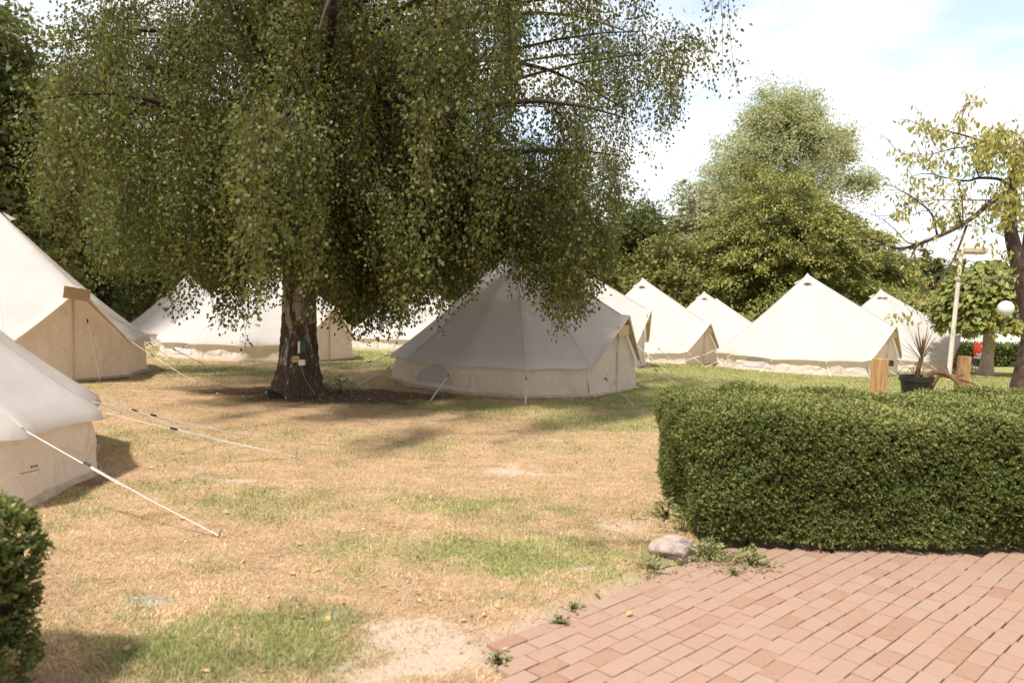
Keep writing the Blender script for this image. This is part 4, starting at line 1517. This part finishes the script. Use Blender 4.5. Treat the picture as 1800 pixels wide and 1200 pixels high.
def ball_tree(label, u, Y, uc, vtop, vbot, wpx, seed, tr, trunk_m):
    rng = np.random.default_rng(seed)
    p = at(u, 600, Y)
    z = hz(p[0], Y)
    root = thing('catalpa_tree', label, 'tree', (p[0], Y, z), 'round headed catalpa trees')
    ztop = at(uc, vtop, Y)[2] - z; zbot = at(uc, vbot, Y)[2] - z
    dx = at(uc, 600, Y)[0] - p[0]
    rx = wpx / FPX * Y / 2; rz = (ztop - zbot) / 2
    zc = zbot + rz * .8
    link('trunk', trunk_mesh('trunk', [(0, 0, -.1), (0, 0, .5), (.02, 0, zbot), (dx * .5, 0, zc)], [tr * 1.2, tr, tr * .95, tr * .8], trunk_m, .06, 14, seed, .35), root)
    mb = MB()
    for i in range(9):
        a = i * 2.4
        mb.tube([(dx * .4, 0, zbot + .1), (dx * .6 + math.cos(a) * rx * .4, math.sin(a) * rx * .4, zc + rz * .3), (dx + math.cos(a) * rx * .8, math.sin(a) * rx * .8, zc + rz * .3)], [.06, .04, .015], 5, False)
    link('limbs', mb.mesh('limbs', trunk_m, True), root)
    n_ = 3600
    d = unit(rng.normal(size=(n_, 3)))
    d[:, 2] = np.where(d[:, 2] < -.45, -d[:, 2] * .6, d[:, 2])
    r_ = 1 - np.abs(rng.normal(size=n_)) * .14
    zz = np.where(d[:, 2] > 0, d[:, 2] * (ztop - zc), d[:, 2] * (zc - zbot) * 1.6)
    C = np.stack([dx + d[:, 0] * rx * r_, d[:, 1] * rx * r_, zc + zz * r_ - .1 * np.hypot(d[:, 0], d[:, 1])], 1)
    C += rng.normal(size=C.shape) * .05
    A = np.stack([d[:, 0], d[:, 1], -.35 - .5 * rng.random(n_)], 1) + rng.normal(size=(n_, 3)) * .3
    N = d * .55 + np.array([0, 0, .9]) + rng.normal(size=(n_, 3)) * .3
    L = rng.uniform(.15, .25, n_)
    rank = np.argsort(-(L * (d[:, 1] < .2) * r_))
    for i in rank[:300]:
        place_leaf(root, cat_leaves[int(rng.integers(0, 6))], C[i], A[i], N[i], L[i])
    rest = rank[300:]
    link('crown', multi_leaf_mesh('crown', cat_leaves, C[rest], A[rest], N[rest], L[rest], m_catalpa, rng.random(len(rest))), root, kind='stuff')


ball_tree('round headed catalpa with stout pale trunk, beside the red panel', 1737, 24.5, 1733, 457, 596, 172, 301, .175, m_bark3)
ball_tree('round headed catalpa half hidden behind the lamp pole, brown trunk', 1678, 28.5, 1645, 510, 592, 130, 302, .12, m_bark2)

# ------------------------------------------------------------------ cherry tree at the right
CY = 14.6
cp = at(1794, 700, CY)
cz = hz(cp[0], CY)
cherry = thing('cherry_tree', 'leaning cherry with sparse yellowing leaves and a pruned bough, at the right edge', 'tree', (cp[0], CY, cz))
c0 = np.array([cp[0], CY, cz])


def cpt(u, v, dy=0.0):
    return at(u, v, CY + dy) - c0


base_pt = np.array([0, 0, -.15])
tp = [base_pt, cpt(1798, 680), cpt(1806, 640), cpt(1814, 590), cpt(1808, 540), cpt(1797, 490), cpt(1784, 440), cpt(1776, 395), cpt(1780, 330, .1), cpt(1800, 250, .2)]
mb = MB()
sp_ = smooth_pts(tp, 6)
trunk_r = np.interp(np.linspace(0, 1, len(sp_)), [0, .15, .5, .7, 1], [.25, .20, .15, .12, .06])
mb.tube(sp_, trunk_r, 12)
ct = link('trunk', mb.mesh('trunk', m_cherrybark, True), cherry)
branches = [
    ([(1778, 335, 0), (1746, 352, -.1), (1714, 379, -.2), (1676, 403, -.3), (1633, 422, -.4), (1590, 436, -.4), (1567, 434, -.4), (1540, 422, -.4), (1508, 414, -.5), (1481, 418, -.5)], .066, .006),
    ([(1797, 488, 0), (1802, 440, .1), (1806, 400, .2), (1830, 320, .3)], .09, .04),
    ([(1699, 397, -.2), (1686, 433, -.3), (1675, 458, -.3), (1649, 497, -.4), (1629, 508, -.4), (1614, 528, -.4), (1600, 556, -.4)], .028, .005),
    ([(1613, 430, -.4), (1600, 455, -.5), (1585, 485, -.5), (1573, 503, -.5)], .022, .004),
    ([(1640, 420, -.4), (1600, 428, -.5), (1575, 405, -.6), (1555, 388, -.6), (1540, 380, -.6)], .018, .003),
    ([(1776, 340, 0), (1761, 317, .2), (1722, 313, .3), (1699, 318, .3), (1664, 313, .3), (1625, 305, .3), (1580, 318, .3)], .045, .004),
    ([(1722, 313, .3), (1714, 290, .3), (1716, 270, .3)], .022, .006),
    ([(1792, 290, .2), (1760, 262, .1), (1722, 247, 0), (1683, 235, 0), (1652, 228, 0), (1613, 218, 0)], .04, .005),
    ([(1722, 250, 0), (1700, 258, 0), (1676, 261, -.1), (1641, 270, -.1), (1605, 276, -.1), (1570, 262, -.1)], .02, .003),
    ([(1683, 238, 0), (1691, 208, 0), (1699, 185, 0), (1718, 171, 0)], .012, .003),
    ([(1648, 415, -.35), (1637, 376, -.4), (1606, 348, -.5), (1580, 333, -.5), (1558, 322, -.5)], .026, .003),
    ([(1693, 399, -.25), (1691, 348, -.2), (1685, 325, -.2)], .02, .004),
    ([(1746, 352, -.1), (1700, 352, -.3), (1640, 352, -.4), (1615, 356, -.4)], .018, .003),
    ([(1693, 400, -.3), (1683, 372, -.3), (1672, 352, -.3)], .016, .003),
    ([(1606, 348, -.5), (1590, 360, -.5), (1572, 364, -.5)], .01, .003),
    ([(1797, 494, -.1), (1780, 492, -.5), (1768, 490, -.8), (1748, 491, -.8), (1720, 491, -.5), (1690, 495, -.5), (1668, 500, -.5), (1640, 530, -.5)], .014, .003),
    ([(1776, 420, 0), (1750, 408, -.1), (1722, 395, -.2), (1700, 388, -.2)], .012, .003),
    ([(1790, 560, -.2), (1775, 560, -.3), (1755, 575, -.4), (1735, 568, -.5), (1712, 560, -.5)], .014, .003),
    ([(1785, 300, .2), (1775, 260, -.2), (1760, 235, -.3), (1745, 225, -.3)], .03, .004),
]
mbb = MB(); tips = []
for pl, r0, r1 in branches:
    P = smooth_pts([cpt(*q) for q in pl], 6)
    mbb.tube(P, np.linspace(r0 * .8, r1 * .8, len(P)), 7)
    tips.append(P)
rc = np.random.default_rng(401)
# side twigs
for P in list(tips):
    for k in range(int(len(P) * .55)):
        i = rc.integers(2, len(P))
        d = unit(rc.normal(size=3) * np.array([1, .8, .9])) * rc.uniform(.15, .5)
        Q = np.array([P[i], P[i] + d * .55 + np.array([0, 0, .04]), P[i] + d])
        mbb.tube(Q, [.006, .004, .002], 4, False)
        tips.append(Q)
link('boughs', mbb.mesh('boughs', m_cherrybark, True), cherry)
ch_leaves = leaf_single('leaf', m_cherry, 6, False, 9)
zones = [(1625, 222, 28, 12, 70), (1650, 240, 25, 12, 40), (1690, 215, 22, 14, 36), (1712, 178, 14, 8, 9), (1600, 278, 24, 12, 45), (1575, 265, 14, 8, 10), (1640, 285, 25, 14, 36), (1680, 300, 25, 18, 40),
         (1725, 262, 30, 22, 150), (1765, 250, 32, 26, 240), (1790, 290, 25, 30, 260), (1735, 285, 20, 14, 70), (1660, 330, 40, 16, 45), (1610, 320, 30, 14, 30), (1580, 372, 14, 10, 34), (1605, 348, 16, 10, 16),
         (1650, 392, 18, 10, 50), (1680, 380, 20, 15, 25), (1765, 345, 24, 20, 150), (1785, 370, 22, 24, 190), (1750, 372, 14, 10, 40), (1765, 395, 12, 10, 26), (1570, 555, 12, 14, 12), (1592, 560, 14, 12, 16),
         (1700, 350, 25, 20, 20), (1740, 430, 30, 14, 22), (1770, 445, 16, 10, 18), (1720, 400, 20, 10, 10), (1790, 570, 12, 14, 24), (1775, 600, 8, 8, 6), (1745, 240, 25, 14, 50), (1840, 280, 40, 60, 200)]
C = []
for u, v, su, sv, k in zones:
    for _ in range(int(k * 1.5)):
        C.append(cpt(u + rc.normal() * su * .62, v + rc.normal() * sv * .62, rc.normal() * .3 - .1))
for P in tips:
    for _ in range(3):
        C.append(P[rc.integers(len(P) // 2, len(P))] + rc.normal(size=3) * .04)
C = np.array(C); n_ = len(C)
A = np.stack([rc.normal(size=n_) * .5, rc.normal(size=n_) * .5, -1 + rc.normal(size=n_) * .45], 1)
N = rdirs(n_, rc); L = rc.uniform(.07, .125, n_)
rank = np.argsort(-L * (1 + .3 * (project(C + c0)[0] < 1800)))
for i in rank[:300]:
    place_leaf(cherry, ch_leaves[int(rc.integers(0, 6))], C[i], A[i], N[i], L[i])
rest = rank[300:]
link('foliage', multi_leaf_mesh('foliage', ch_leaves, C[rest], A[rest], N[rest], L[rest], m_cherry, rc.random(len(rest))), cherry, kind='stuff')

# paper lantern
lp = at(1768, 542, CY - .8)
lan = thing('paper_lantern', 'round white paper lantern hanging before the catalpa crown', 'lantern', lp)
mb = MB()
rl = .132
prof = []
for k in range(25):
    a = PI * k / 24
    rr = rl * math.sin(a) * (1 + (.012 if k % 2 else -.006))
    prof.append((max(rr, .012), -rl * math.cos(a)))
mb.lathe(prof, (0, 0, 0), 24)
link('shade', mb.mesh('shade', m_globe, True), lan)
mb = MB(); mb.tube([(0, 0, rl), (.004, 0, .3), (0, 0, at(1768, 490, CY - .8)[2] - lp[2])], .004, 5)
link('cord', mb.mesh('cord', m_dark, True), lan)

# lamp pole
Yp = 21.0
gp = at(1667, 660, Yp); gp[2] = hz(gp[0], Yp)
tpn = at(1690, 443, Yp)
pole = thing('lamp_post', 'slim pale leaning lamp post with flat tan head beside the catalpa', 'lamp post', gp)
mb = MB(); dv = tpn - gp
mb.tube([(0, 0, -.1), dv * .5, dv], [.066, .056, .048], 12)
link('pole', mb.mesh('pole', m_pole, True), pole)
mb = MB(); mb.box(dv + np.array([.32, 0, .05]), (.62, .26, .15), None, .03); mb.box(dv + np.array([.32, 0, -.035]), (.52, .2, .03), None, .008)
link('lamp_head', mb.mesh('lamp_head', m_tan), pole)
mb = MB(); mb.lathe([(.075, -.08), (.075, .06), (.05, .1)], dv, 12)
link('collar', mb.mesh('collar', m_pole, True), pole)

# bollard posts
for (u, vt, Yb, wpx, lab, head) in [(1546, 630, 14.8, 23, 'squared oak bollard with black lamp head left of the plant pot', True),
                                    (1693, 626, 15.6, 21, 'plain pale oak bollard right of the plant pot, its front sunlit', True)]:
    p = at(u, vt, Yb)
    z = hz(p[0], Yb)
    w = wpx / FPX * Yb * .86
    b_ = thing('wooden_bollard', lab, 'bollard', (p[0], Yb, z), 'oak lamp bollards')
    b_.rotation_euler = (0, .03, rad(14) if u < 1600 else rad(-16))
    mb = MB(); mb.box((0, 0, (p[2] - z) / 2 - .1), (w, w, p[2] - z + .2), None, .01)
    link('post', mb.mesh('post', m_post), b_)
    mb = MB(); mb.box((w * .5 + .06, 0, p[2] - z - .075), (.12, w * .8, .11), None, .012)
    link('lamp_head', mb.mesh('lamp_head', m_dark), b_)

# potted cordyline
pp = at(1609, 700, 15.2)
zp = hz(pp[0], 15.2)
zr = at(1609, 660, 15.2)[2] - zp
pot = thing('potted_cordyline', 'bronze spiky cordyline in a black plastic pot behind the hedge', 'potted plant', (pp[0], 15.2, zp))
rp = 27 / FPX * 15.2
mb = MB()
mb.lathe([(rp * .74, 0), (rp * .95, zr - .12), (rp * .97, zr - .10), (rp * 1.04, zr - .10), (rp * 1.06, zr), (rp * .98, zr), (rp * .95, zr - .05), (.01, zr - .06)], (0, 0, 0), 28)
link('pot', mb.mesh('pot', m_dark, False), pot)
mb = MB(); mb.tube([(0, 0, zr - .08), (.03, 0, zr + .15), (.08, 0, zr + .33)], [.05, .045, .04], 8)
link('stem', mb.mesh('stem', m_deadwood, True), pot)
rc = np.random.default_rng(55)


def sword(base, dir_, L, w, droop, tone):
    n_ = 8
    dir_ = unit(np.array(dir_, float))
    side = unit(np.cross(dir_, [0, 0, 1.0]) if abs(dir_[2]) < .98 else np.array([1.0, 0, 0]))
    nrm = np.cross(side, dir_)
    V = []; F = []
    for i in range(n_):
        q = i / (n_ - 1)
        p = np.array(base) + dir_ * L * q + np.array([0, 0, -droop * L * q * q])
        ww = w * (.55 + .9 * q) * (1 - q) ** .6 if q > .02 else w * .5
        V += [p - side * ww + nrm * ww * .35, p, p + side * ww + nrm * ww * .35]
        if i:
            a = 3 * (i - 1)
            F += [(a, a + 1, a + 4, a + 3), (a + 1, a + 2, a + 5, a + 4)]
    me_ = mesh_np('leaf', np.array(V), np.array(F), m_cordy, rnd=np.full(len(F), tone))
    link('leaf', me_, pot)


for i in range(34):
    a = i * 2.399; el = rc.uniform(.25, 1.45)
    sword((.08, 0, zr + .30 + rc.uniform(-.05, .06)), (math.cos(a) * math.cos(el), math.sin(a) * math.cos(el), math.sin(el)), rc.uniform(.45, .78), .016, rc.uniform(0, .22), rc.uniform(.3, 1))
for i in range(22):
    a = i * 2.399 + 1; 
    sword((rc.normal() * .08 - .05, rc.normal() * .05, zr - .02 + rc.uniform(0, .2)), (math.cos(a), math.sin(a), rc.uniform(-.1, .8)), rc.uniform(.25, .5), .012, rc.uniform(.2, .9), rc.uniform(0, .5))

# cut boughs lying by the pot
for lab, pl, r0 in [('thick dead bough arching from the pot towards the pale bollard', [(1622, 668, 15.0), (1640, 655, 15.1), (1665, 659, 15.2), (1686, 676, 15.1), (1700, 700, 15.0)], .055),
                    ('second dead bough lying under the arching one by the pot', [(1628, 700, 15.4), (1650, 662, 15.3), (1672, 664, 15.2), (1694, 658, 15.1)], .035),
                    ('thin dead branch trailing right from the bollard to the cherry', [(1664, 662, 15.3), (1690, 668, 15.2), (1720, 680, 15.1), (1752, 696, 15.0)], .02)]:
    P = [at(u, v, Y_) for u, v, Y_ in pl]
    P[-1][2] = hz(P[-1][0], P[-1][1]) + r0 * .4 if 'second' not in lab else P[-1][2]
    if 'second' in lab: P[0][2] = hz(P[0][0], P[0][1])
    o0 = P[0].copy()
    S = smooth_pts([q - o0 for q in P], 7)
    mb = MB(); mb.tube(S, np.interp(np.linspace(0, 1, len(S)), [0, .5, 1], [r0, r0 * .8, r0 * .35]), 7)
    bo = link('dead_branch', mb.mesh('dead_branch', m_deadwood, True), None, lab, 'branch', 'cut boughs by the plant pot', None, o0)
    rr_ = np.random.default_rng(len(lab))
    for k in range(5):
        i = rr_.integers(4, len(S) - 2)
        d = unit(rr_.normal(size=3) + np.array([.3, 0, .2])) * rr_.uniform(.15, .4)
        mb = MB(); mb.tube([S[i], S[i] + d * .5 + np.array([0, 0, .03]), S[i] + d], [r0 * .3, r0 * .2, .003], 5)
        link('twig', mb.mesh('twig', m_deadwood, True), bo)

# red and white panel on thin legs
rp_ = at(1721, 640, 27.0)
zg = hz(rp_[0], 27.0)
panel = thing('printed_panel', 'red panel with pale swirl on thin legs beside the catalpa trunk', 'sign', (rp_[0], 27.0, zg))
panel.rotation_euler = (0, 0, .15)
mb = MB(); mb.box((0, 0, .70), (.46, .03, .56), None, .008)
link('board', mb.mesh('board', m_red), panel)
mb = MB()
prev = None
vs = []; fs = []
for k in range(15):
    a = -2.4 + 3.6 * k / 14
    for rr in (.135, .185):
        vs.append((-.02 + rr * math.cos(a), -.019, .74 + rr * math.sin(a)))
    if k: fs.append((2 * k - 2, 2 * k - 1, 2 * k + 1, 2 * k))
mb.add(vs, fs)
mb.add([(.0, -.019, .62), (.16, -.019, .86), (.20, -.019, .86), (.05, -.019, .62)], [(0, 3, 2, 1)])
mb.add([(-.22, -.019, .46), (.22, -.019, .46), (.22, -.019, .53), (-.22, -.019, .53)], [(0, 1, 2, 3)])
link('pale_swirl', mb.mesh('pale_swirl', m_wht), panel)
for sx in (-.17, .17):
    for sy in (-.1, .12):
        mb = MB(); mb.tube([(sx, sy * .2, .45), (sx * 1.05, sy, -.02)], .014, 6)
        link('leg', mb.mesh('leg', m_tan), panel)

# parked vehicle glimpsed in the gap
vp = at(1712, 620, 40.0)
zv = hz(vp[0], 40)
van = thing('parked_car', 'pale blue grey parked vehicle glimpsed left of the catalpa trunk', 'car', (vp[0], 40, zv))
mb = MB()
prof = [(-2.0, .35), (2.0, .35), (2.05, .95), (1.2, 1.05), (.75, 1.62), (-1.3, 1.66), (-1.95, 1.1)]
n_ = len(prof)
vs = [(x, -.85, z) for x, z in prof] + [(x, .85, z) for x, z in prof]
mb.add(vs, [tuple(range(n_)), tuple(range(2 * n_ - 1, n_ - 1, -1))] + [(i, n_ + i, n_ + (i + 1) % n_, (i + 1) % n_) for i in range(n_)])
link('body', mb.mesh('body', m_van), van)
for (xa, xb, xc, xd_) in [(-1.5, -.3, -.3, -1.15), (-.2, 1.05, .68, -.2)]:
    mb = MB(); mb.add([(xa, -.856, 1.12), (xb, -.856, 1.12), (xc, -.856, 1.55), (xd_, -.856, 1.55)], [(0, 1, 2, 3)])
    link('window', mb.mesh('window', m_glass), van)
for x in (-1.25, 1.25):
    for y in (-.8, .8):
        mb = MB()
        for k in range(1):
            pr = [(.18, -.1), (.32, -.1), (.34, 0), (.32, .1), (.18, .1)]
            vs = []; fs = []
            for r_, dy in pr:
                for q in range(16):
                    a = 2 * PI * q / 16
                    vs.append((x + r_ * math.cos(a), y + dy, .33 + r_ * math.sin(a)))
            for i in range(4):
                for q in range(16):
                    fs.append((i * 16 + q, i * 16 + (q + 1) % 16, (i + 1) * 16 + (q + 1) % 16, (i + 1) * 16 + q))
            mb.add(vs, fs)
        w_ = link('wheel', mb.mesh('wheel', m_dark, True), van)
        mb = MB(); mb.add([(x + .18 * math.cos(2 * PI * q / 12), y + (-.102 if y < 0 else .102), .33 + .18 * math.sin(2 * PI * q / 12)) for q in range(12)], [tuple(range(12))])
        link('rim', mb.mesh('rim', m_peg), w_)

# printed mark on the nearest tent wall
po = link('printed_mark', PRINT.mesh('printed_mark', m_print), T1)

# ------------------------------------------------------------------ stone, weeds, leaves on the ground
import bmesh
rk = on_ground(1190, 975)
bm = bmesh.new()
bmesh.ops.create_icosphere(bm, subdivisions=4, radius=1)
for v in bm.verts:
    x, y, z = v.co
    f_ = 1 + .28 * (vnoise(np.array([x * 1.7 + 5]), np.array([y * 1.7 + z * 2]), 77)[0] - .5) * 2 + .10 * (vnoise(np.array([x * 5 + 9]), np.array([y * 5 + z * 4]), 78)[0] - .5) * 2
    f_ *= 1 - .12 * max(0, x)
    v.co = (x * .185 * f_, y * .12 * f_, z * .105 * f_ + .025 - .03 * x)
me = bpy.data.meshes.new('stone'); bm.to_mesh(me); bm.free()
me.materials.append(m_rock)
link('stone', me, None, 'pale pinkish stone lying in the weeds at the hedge corner', 'stone', None, None, rk)


def weed(label, u, v, n_, size, spread, seed, up=.6, name='weed', m=m_weed):
    p = on_ground(u, v)
    rng = np.random.default_rng(seed)
    root = thing(name, label, 'plant', p)
    r_ = np.abs(rng.normal(size=n_)) * spread * .6; a = rng.random(n_) * 2 * PI
    hh = rng.random(n_) * spread * up * np.clip(1.2 - r_ / spread, .1, 1.2)
    C = np.stack([np.cos(a) * r_, np.sin(a) * r_, hh], 1)
    C[:, 2] += hz_arr(C[:, 0] + p[0], C[:, 1] + p[1]) - p[2]
    A = np.stack([np.cos(a), np.sin(a), rng.uniform(-.2, .7, n_)], 1) + rng.normal(size=(n_, 3)) * .4
    N = np.array([0, 0, 1.0]) + rng.normal(size=(n_, 3)) * .45
    V, F = leaf_quads(C, A, N, rng.uniform(.6, 1.3, n_) * size, rng.uniform(.45, .8, n_) * size, .12)
    link('leaves', mesh_np('leaves', V, F, m, rnd=rng.random(n_)), root, kind='stuff')
    mb = MB()
    for i in range(0, n_, max(1, n_ // 25)):
        mb.tube([(C[i, 0] * .3, C[i, 1] * .3, -.02), C[i] * .8, C[i]], [.003, .0025, .0015], 4, False)
    link('stems', mb.mesh('stems', m_twig, True), root)


weed('leafy green weed sprouting at the far corner of the hedge', 1170, 912, 110, .055, .16, 501, 1.1)
weed('pale creeping weeds between the stone and the hedge', 1245, 985, 520, .03, .26, 502, .55)
weed('small green weeds at the paving edge below the hedge corner', 1320, 990, 260, .034, .17, 503, .7)
weed('low weeds in front of the stone', 1140, 1000, 260, .022, .25, 504, .25)
weed('sparse weeds at the foot of the birch roots', 598, 690, 240, .06, .38, 505, .75)
weed('twiggy sprouts left of the stone by the hedge', 1200, 935, 240, .026, .2, 506, .7)
for i, (u, v) in enumerate([(985, 1100), (875, 1160), (1290, 1008), (1010, 1072)]):
    weed(['dry tuft growing on the paving edge', 'small dry tuft at the lower corner of the paving', 'green tuft in the paving joint near the hedge', 'thin tuft on the sandy paving edge'][i], u, v, 40, .03, .06, 520 + i, .8, 'grass_tuft')

fl_me = leaf_single('fallen_leaf', m_deadleaf, 10, False, 31)
rl_ = np.random.default_rng(601)
spots_l = [(440, 935), (640, 640 + 345), (775, 985), (750, 998), (775, 1055), (825, 1075), (850, 1075), (870, 1065), (545, 1158), (370, 1185), (236, 855), (395, 905), (575, 935), (1187, 990), (1155, 1020), (1215, 1012),
           (1295, 995), (1305, 990), (1345, 995), (960, 1020), (900, 895), (890, 825), (775, 880), (255, 990), (1085, 925), (1130, 880), (1045, 1045), (935, 935), (1190, 1005), (300, 1095), (700, 1050), (580, 1090), (820, 1130),
           (1395, 975), (1420, 985), (1630, 1020), (460, 1000), (520, 960), (330, 950), (690, 930), (610, 880), (1010, 880)]
for _ in range(75):
    spots_l.append((rl_.uniform(150, 1150), rl_.uniform(700, 1190)))
for _ in range(90):
    spots_l.append((560 + rl_.normal() * 110, 694 + rl_.normal() * 14))
k = 0
for u, v in spots_l:
    p = on_ground(u, v)
    if p[1] > 16 or (pave_mask(p[0], p[1]) and k % 2): continue
    me_ = fl_me[int(rl_.integers(0, 10))]
    big = rl_.uniform(.03, .055)
    near_tree = v < 730 and 400 < u < 720
    ci = fl_me.index(me_)
    tone = ['dark brown', 'brown', 'light brown', 'tan', 'pale tan', 'straw coloured', 'cream', 'beige', 'golden yellow', 'rust red'][ci]
    if near_tree: where, grp = 'on the bare soil around the birch', 'dry leaves on the soil round the birch'
    else:
        grp = 'dry leaves scattered over the lawn'
        if pave_mask(p[0], p[1]): where = 'lying on the brick paving'
        elif u > 1080: where = 'near the stone and hedge corner'
        elif v > 1030 and u > 700: where = 'near the sandy brick edge'
        elif v > 1030: where = 'in the near lower left grass'
        elif v < 800 and u < 600: where = 'on the lawn by the left ropes'
        elif v < 800: where = 'on the lawn before the central tent'
        elif u < 420: where = 'near the long rope on the left'
        elif v < 920: where = 'on the straw in mid lawn'
        else: where = 'on the green patch in mid lawn'
    o = link('fallen_leaf', me_, None, 'dry ' + tone + ' leaf ' + where, 'leaf', grp, None, (p[0], p[1], p[2] + .014))
    o.rotation_euler = (rl_.normal() * .4, rl_.normal() * .4, rl_.uniform(0, 6.28))
    o.scale = (big, big * rl_.uniform(1.2, 2.0), big)
    k += 1
